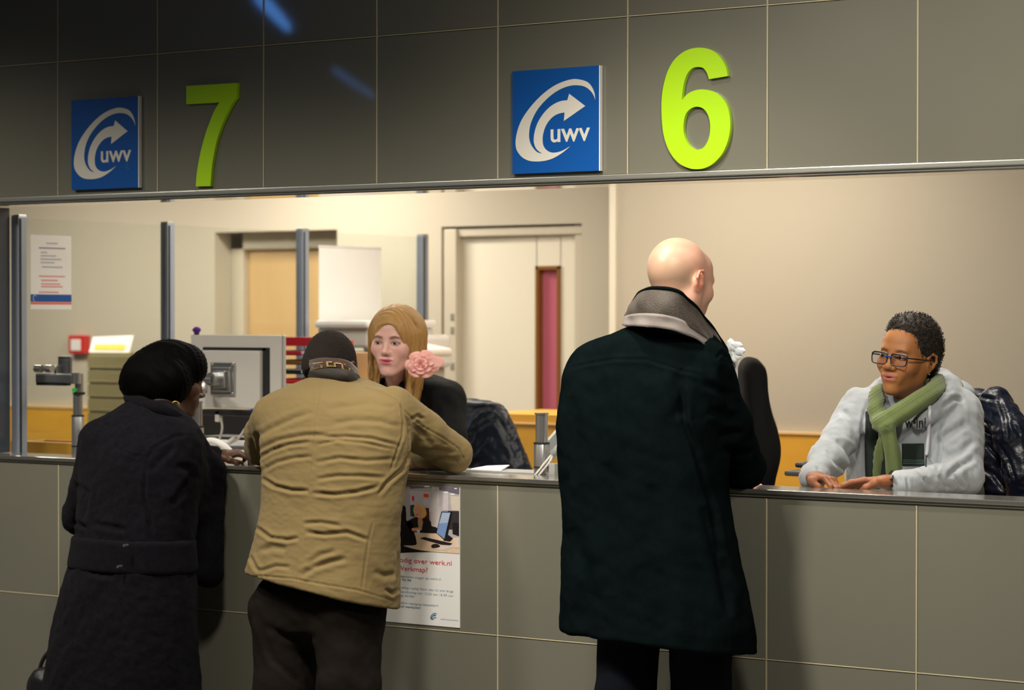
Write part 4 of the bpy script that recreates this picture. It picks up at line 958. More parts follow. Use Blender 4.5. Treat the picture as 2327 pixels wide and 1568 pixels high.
def clerk_chair(px_, py_, Y, label, rows, pads=()):
    """a high work chair: padded back seen behind the clerk"""
    c_ = A(px_, py_, Y); e = empty('office_chair', (c_[0], Y-.25, 0), label, 'chair')
    V, Fc = surface([loft(*pxrows(rows), k=.02, p=2.6, cap=.03)], .012); link('backrest', relax(V, Fc), Fc, M_fab, e, True)
    chair_base(e, c_[0], Y-.28, .76, .3); MB().tube([(c_[0], Y-.25, .72), (c_[0], Y+.03, .74), (c_[0], Y+.03, 1.05)], .018, 10).build('back_support', M_black, e)
    for (x, y, Yp, wd) in pads:
        p = A(x, y, Yp); q = MB().box(p-np.array([wd, .11, .010]), p+np.array([wd, .11, .008]), .008).build('armrest', M_black, e)
        MB().box(p-np.array([.012, .02, .22]), p+np.array([.012, .02, -.008]), .004).build('armrest_post', M_black, q)
    return e
clerk_chair(2235, 1000, 1.10, 'black office chair under the right clerk, a navy jacket over it', [(905, 2170, 2262, 1.10, .2), (950, 2150, 2290, 1.10, .2), (1040, 2140, 2310, 1.10, .2), (1130, 2145, 2310, 1.10, .2)], ((1836, 1072, .80, .035), (1850, 1053, 1.0, .02)))
clerk_chair(1075, 1000, 1.15, 'black office chair under the blonde clerk, a navy jacket over it', [(925, 1030, 1120, 1.15, .2), (960, 1010, 1140, 1.15, .2), (1040, 1000, 1160, 1.15, .2), (1100, 1000, 1165, 1.15, .2)])
# ------------------------------------------------------------------ people
def skin_mat(name): return mat(name, (.5, .3, .2), .40, spec=.5, vcol=True, sss=.12, bump=(700, .12, 'noise'))
M_skin = skin_mat('skin'); M_skind = mat('skin_dark', (.1, .05, .03), .50, spec=.35, vcol=True, sss=.05, bump=(700, .1, 'noise'))
def cloth_surface(prims, h, name, m, parent, fold=(), it=2, noise=None, cols=None, extra=None):
    V, Fc = surface(prims, h); V = relax(V, Fc, it); N = normals(V, Fc)
    if np.sum(N*(V-V.mean(0))) < 0: Fc = Fc[:, ::-1]; N = -N
    if noise is not None:
        for (s_, am, st, sd) in noise: V = V+N*(am*wob(V, s_, sd, st))[:, None]
        N = normals(V, Fc)
    if fold: V = folds(V, N, fold)
    if extra is not None: V = extra(V, N)
    return link(name, V, Fc, m, parent, True, cols=None if cols is None else cols(V))
def body_mesh(name, parent, m, head, M3, t, col, hands, skin, inner, h_head=.0032, h_in=.014):
    parts = []
    V, Fc = surface(xf(head, M3, t), h_head); V = relax(V, Fc, 1, .5); L = (V-t)@np.linalg.inv(M3).T
    parts.append((V, Fc, col(L)))
    for hp in hands:
        V, Fc = surface(hp, .0030); parts.append((relax(V, Fc, 1), Fc, skin))
    if inner:
        V, Fc = surface(inner, h_in); parts.append((relax(V, Fc, 2), Fc, skin))
    V, Fc, cc = join(parts); N = normals(V, Fc)
    return link(name, V, Fc, m, parent, True, cols=cc)
def fold_line(pts, w_, d): return (pts, w_, d)
def zz(scale, ox, oy, pts): return [(ox+x/scale, oy+y/scale) for x, y in pts]
def inner_body(neck, sh, hip, legs, arms, r=.8):
    p = [cone(hip, neck, .11*r, .085*r, .05), cone(sh[0], sh[1], .06*r, .06*r, .05)]
    for a in arms: p += chain(a, [.045*r, .038*r, .030*r], .02)
    for l in legs: p += chain(l, [.075*r, .055*r, .042*r], .03)
    return p
def shoe(parent, p, az, m, l=.28):
    f = np.array([math.cos(az), math.sin(az), 0]); s = np.array([-f[1], f[0], 0])
    pr = [cone(p+f*.0+np.array([0, 0, .045]), p+f*(l*.62)+np.array([0, 0, .035]), .042, .040, .02), ell(p+f*l*.62+np.array([0, 0, .030]), (.055, .048, .032), .02), cone(p+np.array([0, 0, .05]), p+np.array([0, 0, .11]), .043, .042, .02), plane((0, 0, -1), (0, 0, .003))]
    V, Fc = surface(pr, .007); return link('shoe', relax(V, Fc), Fc, m, parent, True)
M_shoe = mat('shoe_leather', (.012, .010, .009), .35)

def nk_local(M, hc, P, r): q = np.linalg.inv(M)@(P-hc); return (q[0], q[1], q[2], r)
# ---- bald man in a dark coat -------------------------------------------------
E1 = empty('person', A(1500, 1400, -.27)*np.array([1, 1, 0]), 'bald man in a long dark coat with raised collar leaning on the counter', 'person')
s1 = 1.06; hc = A(1548, 641, -.30); M1 = frame(77, -14, 3, s1)
hd = head_prims(neck=nk_local(M1, hc, A(1528, 745, -.27), .060), browr=1.1, lip=.8)
def stub1(x, y, z):
    # short cropped hair above the ears and across the back, thinning towards the crown
    a = np.clip((.055-z+.35*np.clip(y-.02, 0, 1))/.05, 0, 1)*np.clip((z+.045)/.03, 0, 1)*np.clip((y+.035)/.03, 0, 1)
    return a*(.85+.15*np.sin(x*900)*np.sin(z*1100+y*800))
_c1 = lambda L: head_col(L, (.70, .38, .28), (.52, .20, .16), (.30, .20, .14), (stub1, (.46, .30, .20)), red=(.62, .25, .19), mot=.09)
def col1(L):
    c = _c1(L); m = np.clip((np.abs(L[:, 0])-.0765)/.004, 0, 1)[:, None]*(np.abs(L[:, 1]-.012) < .03)[:, None]*(L[:, 2] < .035)[:, None]; return c*(1-.7*m)+np.array((.74, .25, .17))*.7*m
zc_t = ZT
elR = A(1690, 1075, .01); shR = A(1606, 835, -.24); wrR = elR+np.array([-.22, .16, .0]); elR[2] = ZT+.062; wrR[2] = ZT+.05
shL = A(1345, 850, -.30); elL = shL+np.array([.02, .20, -.30]); elL[2] = ZT+.062; elL[1] = .02; wrL = elL+np.array([.12, .13, 0]); wrL[2] = ZT+.05
hands = []
for wr, d, s_ in ((wrR, (-.9, .35, 0), 1), (wrL, (.95, .3, 0), -1)):
    wr2 = wr+unit(d)*.03; wr2[2] = ZT+.022
    hands.append(xf(hand_prims(s_, (.35, .4, .45, .5)), basis(d, (0, 0, 1)), wr2))
nk = A(1510, 745, -.30); hip = np.array([nk[0], -.26, .95])
fl = [np.array([nk[0]-.12, -.36, 0]), np.array([nk[0]+.10, -.28, 0])]
legs = [[np.array([q[0], -.27, .9]), np.array([q[0], q[1]+.03, .5]), np.array([q[0], q[1]-.0, .09])] for q in fl]
inn = inner_body(nk-np.array([0, 0, .08]), (shL-np.array([0, 0, .05]), shR-np.array([0, 0, .05])), hip, legs, [[shL, elL, wrL], [shR, elR, wrR]])
b1 = body_mesh('body', E1, M_skin, hd, M1, hc, col1, hands, (.66, .36, .25), inn)
eyes(E1, M1, hc, (.10, .16, .22))
rows = [(742, 1447, 1585, -.29, .75), (758, 1385, 1610, -.29, .62), (775, 1345, 1625, -.29, .55), (800, 1310, 1645, -.28, .52), (850, 1284, 1655, -.28, .55), (920, 1274, 1652, -.28, .6), (1000, 1271, 1645, -.28, .62), (1100, 1276, 1645, -.28, .62), (1200, 1286, 1660, -.28, .62), (1300, 1283, 1680, -.28, .62), (1400, 1279, 1700, -.28, .62), (1600, 1268, 1722, -.28, .62)]
pr = [loft(*pxrows(rows), k=.03, p=2.3, cap=.02)]
pr += chain([shR+np.array([-.03, 0, .03]), A(1655, 960, -.16), elR], [.078, .070, .064], .05)+[cone(elR, wrR, .062, .046, .03)]
pr += chain([shL, elL], [.072, .066], .05)+[cone(elL, wrL, .064, .048, .03)]
pr.append(plane((-.05, -.10, -1), A(1500, 1472, -.44), .008))
fo = [([(1296, 836), (1340, 826), (1395, 817), (1470, 817), (1520, 833), (1560, 845), (1600, 855)], 3.2, .0045),
      ([(1296, 840), (1340, 830), (1395, 821), (1470, 821), (1520, 837), (1560, 849), (1600, 859)], 9, -.002),
      ([(1400, 835), (1398, 900), (1402, 1000)], 5, .003), ([(1548, 880), (1556, 960), (1575, 1010), (1590, 1060), (1620, 1160), (1640, 1260)], 6, .009), ([(1628, 815), (1640, 800), (1655, 815)], 3, .004),
      ([(1540, 840), (1550, 900), (1545, 950)], 12, .010), ([(1640, 830), (1650, 880), (1660, 920)], 9, .008), ([(1600, 870), (1640, 890), (1665, 900)], 8, .007), ([(1610, 930), (1650, 945), (1675, 950)], 9, .008),
      ([(1630, 990), (1665, 985), (1690, 985)], 9, .008), ([(1640, 1020), (1680, 1030), (1712, 1030)], 8, .007), ([(1560, 780), (1610, 800), (1635, 812)], 10, .004), ([(1430, 733), (1480, 741), (1540, 738)], 5, .006),
      ([(1600, 1150), (1630, 1260), (1660, 1400)], 12, .010), ([(1300, 900), (1310, 1000), (1300, 1100)], 14, .006), ([(1380, 1050), (1400, 1200), (1390, 1350)], 22, .006), ([(1300, 1200), (1330, 1300), (1325, 1430)], 18, .008), ([(1480, 1100), (1500, 1250), (1510, 1440)], 22, .006)]
M_coat1 = mat('coat_dark_green', (.0036, .0066, .0070), .95, spec=.0, sheen=.0, bump=(500, .5, 'noise'), var=(18, .35))
cloth_surface(pr, .0062, 'coat', M_coat1, E1, fo, noise=[(.22, .006, (1, 1, .7), 3), (.06, .0016, (1, 1, 1), 4)])
# coat pocket flap on the right side
a = A(1640, 1205, -.26)
# raised collar: three bands
ST = [((1440, 742), (1446, 716), -.14), ((1421, 731), (1436, 698), -.25), ((1428, 727), (1449, 672), -.36), ((1455, 725), (1470, 658), -.425), ((1495, 727), (1505, 656), -.44), ((1535, 734), (1540, 663), -.42), ((1575, 752), (1568, 686), -.37), ((1612, 778), (1600, 722), -.30), ((1645, 800), (1630, 762), -.21), ((1668, 830), (1652, 800), -.12)]
bot = spline([A(*q[0], q[2]) for q in ST], 6); top = spline([A(*q[1], q[2]+.012) for q in ST], 6); n = len(bot)
G = np.array([[b*(1-t)+c*t+np.array([0, -.012*math.sin(math.pi*t)+(.05 if t < -.1 else 0), 0]) for b, c in zip(bot, top)] for t in np.linspace(-.22, 1, 17)])[2:] if False else np.array([[b*(1-t)+c*t+np.array([0, -.012*math.sin(math.pi*max(t, 0)), 0]) for b, c in zip(bot, top)] for t in np.linspace(-.25, 1, 15)])
for j in range(n):
    for i in range(15): G[i, j] += np.array([.8, .5, 0])*.0016*math.sin(j*.9+i*.8)+np.array([0, 1, 0])*.0018*math.sin(j*.55-i*.5)
M_c2 = mat('collar_taupe', (.075, .060, .050), .7, bump=(260, .8, 'noise'), var=(26, .5)); M_c3 = mat('collar_grey', (.27, .235, .22), .75, bump=(500, .4, 'noise'), var=(30, .12))
MB().grid(G[3:15], th=-.004).build('collar', M_c2, E1, True)
MB().grid(G[0:6]+np.array([0, -.003, 0]), th=-.003).build('collar_band', M_c3, E1, True)
MB().tube([g-np.array([-_sy, _cy, 0])*.004+np.array([0, 0, .001]) for g in G[14]], .0062, 8).build('collar_edge', M_coat1, E1, True)
MB().grid(G[1:15]+np.array([0, .007, 0]), th=.003).build('collar_lining', M_coat1, E1, True)
# trousers
pr = []
for l in legs: pr += chain([l[0], l[1], l[2]], [.105, .090, .078], .03)
pr.append(ell((nk[0], -.27, .92), (.17, .13, .14), .05)); cloth_surface(pr, .012, 'trousers', mat('trouser_navy', (.004, .005, .009), .9, spec=.1), E1, noise=[(.15, .006, (1, 1, .6), 8)])
for q in fl: shoe(E1, q, math.pi/2, M_shoe)

# ---- man in a tan jacket ------------------------------------------------------
E2 = empty('person', A(740, 1400, -.30)*np.array([1, 1, 0]), 'man in a tan cotton jacket leaning with bent elbows on the counter', 'person')
s2 = 1.02; hc = A(752, 842, -.13); M2 = frame(98, -32, 0, s2)
hd = head_prims(neck=nk_local(M2, hc, A(756, 885, -.20), .060), lip=1.3, nosew=1.2)
def stub2(x, y, z): return np.clip((z+.055-.4*np.clip(.0-y, 0, 1)+np.clip(y-.02, 0, 1)*.25)/.012, 0, 1)*np.clip((y+.062-np.clip(z-.05, 0, 1)*0+z*.2)/.02, 0, 1)*(1-.999*((np.abs(x) > .0765) & (z < .02)))
col2 = lambda L: head_col(L, (.095, .042, .020), (.10, .03, .025), (.01, .008, .006), (stub2, (.011, .008, .006)))
elR = A(1032, 1032, .04); elR[2] = ZT+.066; wrR = elR+np.array([-.20, .10, -.012]); shR = A(905, 930, -.24)
shL = A(620, 945, -.30); elL = A(597, 1040, .02); elL[2] = ZT+.064; wrL = elL+np.array([.21, .09, -.012])
hands = []
for wr, d, s_ in ((wrR, (-.95, .25, 0), 1), (wrL, (.95, .25, 0), -1)):
    wr2 = wr+unit(d)*.03; wr2[2] = ZT+.022; hands.append(xf(hand_prims(s_, (.35, .4, .45, .5)), basis(d, (0, 0, 1)), wr2))
nk = A(755, 880, -.22); hip = A(730, 1290, -.36); fl = [np.array([hip[0]-.11, -.50, 0]), np.array([hip[0]+.10, -.42, 0])]
legs = [[np.array([q[0]*.5+(hip[0]+dx)*.5, -.37, .85]), np.array([q[0], q[1]+.04, .48]), np.array([q[0], q[1], .09])] for q, dx in zip(fl, (-.10, .10))]
inn = inner_body(nk-np.array([0, 0, .08]), (shL, shR), hip, legs, [[shL, elL, wrL], [shR, elR, wrR]], .75)
body_mesh('body', E2, M_skind, hd, M2, hc, col2, hands, (.095, .042, .020), inn); eyes(E2, M2, hc, (.03, .015, .01))
# cropped hair cap
pr = xf([ell((0, .021, .032), (.0800, .1015, .0945), .01), ell((0, .06, -.02), (.066, .06, .06), .03)]+[plane((0, -.55, -.83), (0, -.06, .0)), plane((0, .1, -1), (0, .05, -.058))], M2, hc)
pr[2] = plane(M2@np.array([0, -.75, -.66]), hc+M2@np.array([0, -.055, .02])); pr[3] = plane(M2@np.array([0, .1, -1]), hc+M2@np.array([0, .05, -.062]))
V, Fc = surface(pr, .003); N = normals(V, Fc); r_ = np.random.default_rng(1); V = V+N*(r_.normal(size=len(V))*.0007)[:, None]
link('hair', V, Fc, mat('hair_cropped', (.014, .0085, .0055), .85, spec=.35, bump=(900, 1, 'noise'), var=(120, .5)), E2, True)
rows = [(858, 705, 820, -.22, .9), (872, 668, 862, -.23, .66), (888, 628, 898, -.25, .56), (910, 602, 922, -.27, .52), (945, 592, 930, -.29, .52), (1000, 590, 930, -.31, .55), (1070, 592, 925, -.32, .58), (1150, 592, 914, -.34, .58), (1200, 585, 908, -.35, .6), (1270, 567, 905, -.36, .62), (1330, 550, 906, -.37, .64), (1380, 540, 906, -.37, .66), (1540, 534, 908, -.37, .66)]
pr = [loft(*pxrows(rows), k=.03, p=2.35, cap=.02)]
pr += chain([shR+np.array([-.02, 0, .01]), A(965, 985, -.10), elR], [.068, .070, .062], .05)+[cone(elR, wrR, .060, .046, .02)]
pr += chain([shL, A(596, 985, -.16), elL], [.070, .060, .058], .05)+[cone(elL, wrL, .058, .046, .03)]
_p1 = A(640, 1330, -.55); _p2 = A(870, 1390, -.52); hemn = unit(np.cross(_p2-_p1, np.array([0, .3, -.05]))); hemn = hemn if hemn[2] < 0 else -hemn
pr.append(plane(hemn, _p1, .006))
Z2 = lambda p: zz(2.5856, 400, 660, p); Z8 = lambda p: zz(4.04, 540, 1180, p)
fo = [(Z2([(855, 500), (835, 640), (812, 760), (800, 900), (788, 1010), (775, 1140), (765, 1290)]), 2.2, .0035), ([(696, 1150), (688, 1220), (675, 1280), (668, 1345)], 2.2, .0035),
      (Z2([(635, 560), (560, 590), (490, 640), (440, 700)]), 2.4, .004), (Z2([(1070, 530), (1120, 575), (1210, 600), (1300, 650), (1350, 720), (1450, 800), (1560, 860), (1660, 930), (1700, 1010)]), 2.2, .004),
      (Z2([(1320, 660), (1335, 760), (1330, 860), (1300, 940), (1260, 1060)]), 3, .006), (Z2([(1330, 690), (1365, 790), (1370, 900), (1365, 990), (1290, 1080)]), 3, .005),
      (Z2([(450, 870), (560, 810), (690, 750), (800, 712)]), 7, .005), (Z2([(480, 940), (600, 880), (760, 850), (900, 850)]), 6, .006), (Z2([(860, 865), (1000, 860), (1150, 870), (1320, 915)]), 4.5, .006),
      (Z2([(830, 905), (950, 880), (1100, 895), (1300, 935)]), 4, .004), (Z2([(480, 990), (560, 940), (660, 905), (790, 890)]), 5, .006), (Z2([(500, 1060), (590, 1010), (690, 985), (800, 975)]), 5, .005),
      (Z2([(500, 1100), (580, 1150), (680, 1175), (780, 1178)]), 5, .008), (Z2([(800, 1190), (930, 1200), (1060, 1185), (1200, 1150)]), 5, .007), (Z2([(820, 1110), (950, 1090), (1080, 1090), (1230, 1100)]), 5, .005),
      (Z2([(1190, 1200), (1240, 1130), (1330, 1050), (1360, 980)]), 5, .009), (Z2([(820, 1010), (960, 985), (1120, 1000), (1300, 990)]), 5, .0045), (Z2([(880, 700), (1000, 680), (1140, 660), (1280, 690)]), 8, .004),
      (Z2([(900, 790), (1050, 760), (1200, 770), (1320, 800)]), 7, .004), (Z2([(420, 800), (450, 900), (470, 1000), (500, 1080)]), 5, .006), (Z2([(1380, 760), (1420, 735), (1460, 760)]), 4, .006),
      (Z2([(1400, 800), (1470, 860), (1500, 920)]), 6, .006), (Z2([(1480, 1000), (1580, 985), (1660, 1000)]), 6, .005), (Z2([(1420, 950), (1520, 940), (1640, 960)]), 7, .004),
      (Z8([(150, 60), (300, 170), (450, 190), (560, 170)]), 5, .007), (Z8([(620, 120), (800, 140), (1000, 120), (1200, 190)]), 5, .007), (Z8([(600, 40), (760, 30), (950, 60)]), 5, .005), (Z8([(580, 520), (700, 440), (850, 390), (1000, 360)]), 7, .007),
      (Z8([(640, 420), (760, 330), (900, 290)]), 7, .005), (Z8([(110, 330), (160, 440), (200, 480)]), 5, .005), (Z8([(200, 480), (350, 430), (480, 440)]), 5, .005), (Z8([(60, 560), (200, 520), (500, 545), (800, 600), (1100, 650), (1470, 760)]), 2.5, .003),
      (Z8([(1240, 30), (1200, 200), (1170, 400), (1140, 650)]), 3, .003), (Z8([(1480, 300), (1490, 450), (1470, 640)]), 5, .006), (Z8([(1350, 640), (1420, 680), (1490, 640)]), 5, .006), (Z8([(200, 290), (320, 250), (450, 270)]), 8, .005), (Z8([(1250, 480), (1350, 520), (1450, 500)]), 8, .005)]
M_tan = mat('tan_cotton', (.175, .125, .052), .85, spec=.2, sheen=.05, bump=(900, .35, 'noise'), var=(5, .07))
cloth_surface(pr, .0046, 'jacket', M_tan, E2, [(p_, w__*.85, d_*.95) for p_, w__, d_ in fo], it=2, noise=[(.20, .0035, (.7, 1, 1.2), 5), (.05, .0009, (.7, .8, 1.4), 6), (.018, .0004, (.6, 1, 1.2), 9)])
# jacket collar, patterned scarf round the neck
def band(name, ST, m, zoff=0, th=-.004, nr=9, bulge=.01, wv=.001, parent=None):
    bot = spline([A(*q[0], q[2]) for q in ST], 6); top = spline([A(*q[1], q[2]) for q in ST], 6)
    G = np.array([[b*(1-t)+c*t-np.array([-_sy, _cy, 0])*bulge*math.sin(math.pi*t)*(math.sin(math.pi*j/(len(bot)-1))**.5) for j, (b, c) in enumerate(zip(bot, top))] for t in np.linspace(0, 1, nr)])
    for i in range(nr):
        for j in range(G.shape[1]): G[i, j] += np.array([.5, .8, 0])*wv*math.sin(j*.8+i*1.1)
    MB().grid(G, th=th).build(name, m, parent, True); return G
band('collar', [((716, 872), (712, 850), -.10), ((702, 866), (700, 846), -.19), ((720, 862), (712, 842), -.27), ((755, 862), (752, 838), -.30), ((790, 866), (790, 842), -.29), ((815, 876), (812, 852), -.22), ((822, 884), (818, 866), -.12)], mat('collar_brown', (.022, .017, .013), .75, bump=(500, .5, 'noise')), parent=E2)
G = band('scarf', [((704, 856), (700, 826), -.12), ((700, 850), (692, 824), -.185), ((714, 846), (706, 818), -.25), ((752, 842), (748, 814), -.275), ((790, 848), (786, 820), -.26), ((813, 862), (808, 836), -.20), ((816, 872), (812, 850), -.12)], mat('scarf_brown', (.040, .014, .007), .8, sheen=.4, bump=(500, .6, 'noise')), parent=E2, nr=13)
mb = MB(); off = -np.array([-_sy, _cy, 0])*.009
for (j0, j1, i0, i1) in ((7, 9, 2, 3), (9, 9.6, 2, 5), (9.6, 12, 5, 6), (12, 12.6, 3, 6), (12.6, 15, 3, 4), (15, 15.6, 3, 6), (17, 17.6, 4, 9), (17.6, 19.5, 4, 5), (19.5, 20, 4, 8), (20, 22, 7.5, 8.5), (17.6, 19, 8, 9), (22, 22.6, 3, 8), (22.6, 25, 3, 4), (25, 25.6, 3, 6.5), (25.6, 28, 5.5, 6.5), (28, 28.6, 3, 6.5), (28.6, 31, 3, 4), (8, 12, 8, 8.9), (12.5, 16, 8, 8.8), (23, 27, 8, 8.8)):
    pts = []
    for (jj, ii) in ((j0, i0), (j1, i0), (j1, i1), (j0, i1)):
        j_, i_ = min(int(jj), G.shape[1]-2), min(int(ii), G.shape[0]-2); a_, b_ = jj-j_, ii-i_
        pts.append(G[i_, j_]*(1-a_)*(1-b_)+G[i_, j_+1]*a_*(1-b_)+G[i_+1, j_]*(1-a_)*b_+G[i_+1, j_+1]*a_*b_+off)
    mb.add(pts, [(0, 1, 2, 3)])
mb.build('scarf_pattern', mat('scarf_gold', (.36, .24, .09), .8), E2)
pr = []
hp2 = A(722, 1400, -.37)
for l, px_ in zip(legs, (652, 798)): l0 = A(px_-(5), 1400, -.37); l1 = A(px_-4, 1560, -.42); pr += chain([l0, l1, l[2]+np.array([0, 0, .02])], [.112, .102, .085], .05)
pr.append(cone(A(665, 1380, -.37), A(790, 1385, -.37), .125, .125, .05)); cloth_surface(pr, .010, 'trousers', mat('trouser_brown', (.0065, .0045, .003), .9, spec=.12, bump=(400, .3, 'noise')), E2, [([(588, 1400), (620, 1500), (700, 1566)], 6, .006), ([(600, 1420), (650, 1450), (720, 1450)], 7, .006)], noise=[(.12, .007, (1, 1, .8), 8)])
for q in fl: shoe(E2, q, math.pi/2, M_shoe)

# ---- raycast patches that hug a garment --------------------------------------
from mathutils.bvhtree import BVHTree
def bvh_of(o):
    W = wloc(o); return BVHTree.FromPolygons([tuple(np.array(v.co)+W) for v in o.data.vertices], [tuple(p.vertices) for p in o.data.polygons])
def hug(bvh, x, y, off, fallback):
    d = ray(x, y); h = bvh.ray_cast(Vector(CAM), Vector(d).normalized())
    return np.array(h[0])-unit(d)*off if h[0] is not None else A(x, y, fallback)-unit(d)*off
def patch(name, rows, bvh, off, m, parent, fb, n=10, th=.002):
    """rows: list of pixel polylines (same count), swept top to bottom"""
    R_ = [spline([np.array(p, float) for p in r], 4) for r in rows]; R_ = [np.array(q) for q in R_]; T = spline(R_, 4)
    G = np.array([[hug(bvh, p[0], p[1], off, fb) for p in r] for r in T])
    for _ in range(2):
        G[1:-1, 1:-1] = .5*G[1:-1, 1:-1]+.125*(G[:-2, 1:-1]+G[2:, 1:-1]+G[1:-1, :-2]+G[1:-1, 2:])
    MB().grid(G, th=th).build(name, m, parent, True); return G

# ---- woman in a black coat at left --------------------------------------------
E3 = empty('person', A(300, 1400, -.30)*np.array([1, 1, 0]), 'woman with big black hair and belted black coat at the counter, far left', 'person')
hc = A(394, 868, -.14); M3_ = frame(57, -10, 2, 1.04)
hd = head_prims(fem=1, neck=nk_local(M3_, hc, A(370, 950, -.24), .052), lip=1.4, nosew=1.15, ears=(1, 1))
col3 = lambda L: head_col(L, (.070, .027, .013), (.20, .045, .035), (.02, .012, .01))
shR = A(408, 1000, -.27); elR = A(448, 1150, -.16); wrR = A(497, 1062, .0); wrR[2] = ZT+.03
shL = A(225, 1000, -.36); elL = A(182, 1175, -.26); wrL = A(300, 1060, .03); wrL[2] = ZT+.03
h1 = xf(hand_prims(-1, (.6, .7, .8, .9), .5), basis((.80, .60, .10), (.0, -.25, 1))*.86, wrR+np.array([.0, .0, .004]))
h2 = xf(hand_prims(1, (.3, .4, .5, .6), .3), basis((.7, .7, 0), (0, 0, 1)), wrL+np.array([.01, .01, -.004]))
nk = A(355, 930, -.27); hip = A(300, 1290, -.36); fl = [np.array([hip[0]-.10, -.46, 0]), np.array([hip[0]+.08, -.36, 0])]
legs = [[np.array([q[0], -.38, .85]), np.array([q[0], q[1]+.03, .48]), np.array([q[0], q[1], .07])] for q in fl]
body_mesh('body', E3, M_skind, hd, M3_, hc, col3, [h1, h2], (.070, .027, .013), inner_body(nk-np.array([0, 0, .06]), (shL, shR), hip, legs, [[shL, elL, wrL], [shR, elR, wrR]], .7)); eyes(E3, M3_, hc, (.03, .015, .01))
def pe_(x, y, Y, rx, rz, ry=None):
    c = A(x, y, Y); s = scl(c); u = np.array([_cy, _sy, 0]); f = np.array([-_sy, _cy, 0]); return ell(c, (rx/s, (ry or rx)/s, rz/s), .03, R=np.stack([u, f, np.array([0, 0, 1.])], 1))
pr = [pe_(385, 838, -.13, 78, 67, 72), pe_(345, 858, -.16, 70, 64, 66), pe_(312, 872, -.16, 40, 36, 46), pe_(432, 832, -.10, 37, 44, 50), pe_(350, 892, -.17, 50, 34, 50), pe_(390, 885, -.15, 40, 44, 60), pe_(372, 870, -.20, 56, 52, 40), pe_(398, 862, -.20, 34, 44, 40)]
pr.append(dict(xf([ell((.01, -.118, -.05), (.070, .060, .085), .015, op='-')], M3_, hc)[0]))
V, Fc = surface(pr, .0045); V = relax(V, Fc, 3); N = normals(V, Fc); d = V-A(390, 800, -.13); q = np.arctan2(d[:, 2], d@np.array([_cy, _sy, 0]))
V = V+N*(.0012*np.sin(V[:, 1]*260+6*np.sin(V[:, 2]*18)+4*q)+.0008*np.sin(q*60+V[:, 0]*90))[:, None]
M_blk = mat('hair_black', (.0010, .0009, .0010), .7, spec=.04, bump=(260, .3, 'noise'), scale=(3, 3, .4)); link('hair', V, Fc, M_blk, E3, True)
mb = MB()
for k in range(34):
    i = RNG.integers(len(V)); 
    if N[i][2] < .2 or N[i]@FW > .2: continue
    t = unit(np.cross(N[i], RNG.normal(size=3))); mb.tube([V[i]-N[i]*.002, V[i]+N[i]*.004+t*.010, V[i]+N[i]*.007+t*.022+np.array([0, 0, -.003])], [.0006, .0005, .0002], 4)
mb.build('stray_hair', M_blk, E3)
e_ = A(399, 921, -.225); MB().tube([e_+np.array([.012*math.cos(t)*_cy, .012*math.cos(t)*_sy, .014*math.sin(t)]) for t in np.linspace(0, 6.28, 17)[:-1]], .0022, 6, closed=True).build('earring', mat('gold', (.75, .50, .10), .25, .95), E3, True)
rows = [(908, 300, 385, -.24, .8), (926, 262, 415, -.26, .62), (952, 222, 440, -.28, .55), (985, 197, 460, -.30, .55), (1030, 182, 462, -.32, .58), (1080, 176, 458, -.33, .6), (1150, 168, 452, -.34, .6), (1200, 166, 448, -.35, .62), (1238, 166, 440, -.36, .62), (1290, 155, 445, -.36, .64), (1350, 134, 450, -.36, .66), (1420, 117, 452, -.36, .68), (1500, 103, 455, -.36, .7), (1800, 60, 460, -.36, .7)]
pr = [loft(*pxrows(rows), k=.03, p=2.3, cap=.02)]
pr += chain([shR, elR], [.072, .062], .05)+[cone(elR, wrR-np.array([.01, .02, 0]), .056, .040, .03)]+chain([shL, elL], [.070, .060], .05)+[cone(elL, wrL, .055, .042, .03)]
pr += [cone(A(432, 985, -.18), A(475, 1075, -.10), .040, .05, .04), cone(A(475, 1075, -.10), A(470, 1300, -.14), .05, .06, .04)]
M_wool = mat('black_wool', (.0075, .0072, .0095), .95, spec=.02, sheen=.02, bump=(420, .9, 'noise'), var=(60, .5))
fo = [([(262, 1015), (300, 1036), (345, 1038)], 2.4, .004), ([(330, 1065), (345, 1020), (400, 990), (420, 990)], 3, .006), ([(335, 1075), (370, 1040), (400, 1010)], 7, .006), ([(390, 1150), (420, 1110), (440, 1080)], 7, .009), ([(400, 1060), (430, 1065), (440, 1090)], 7, .008), ([(340, 1160), (345, 1220)], 5, .005),
      ([(210, 1190), (290, 1205)], 6, .007), ([(170, 1185), (195, 1200)], 5, .010), ([(200, 1300), (260, 1310)], 6, .006), ([(330, 1060), (328, 1130), (345, 1200)], 4, .008), ([(170, 1100), (200, 1120), (190, 1180)], 6, .006)]
cloth_surface(pr, .0075, 'coat', M_wool, E3, fo, noise=[(.2, .006, (1, 1, .6), 13), (.05, .002, (1, 1, 1), 14)])
band('collar', [((300, 925), (296, 902), -.20), ((290, 915), (286, 900), -.26), ((318, 922), (320, 902), -.31), ((350, 934), (354, 914), -.33), ((385, 950), (390, 930), -.31), ((415, 968), (420, 948), -.26), ((436, 985), (440, 966), -.19)], M_wool, parent=E3, th=-.008)
band('lapel', [((440, 985), (436, 962), -.20), ((466, 1045), (450, 985), -.13), ((452, 1055), (462, 1035), -.16)], M_wool, parent=E3, th=-.008)
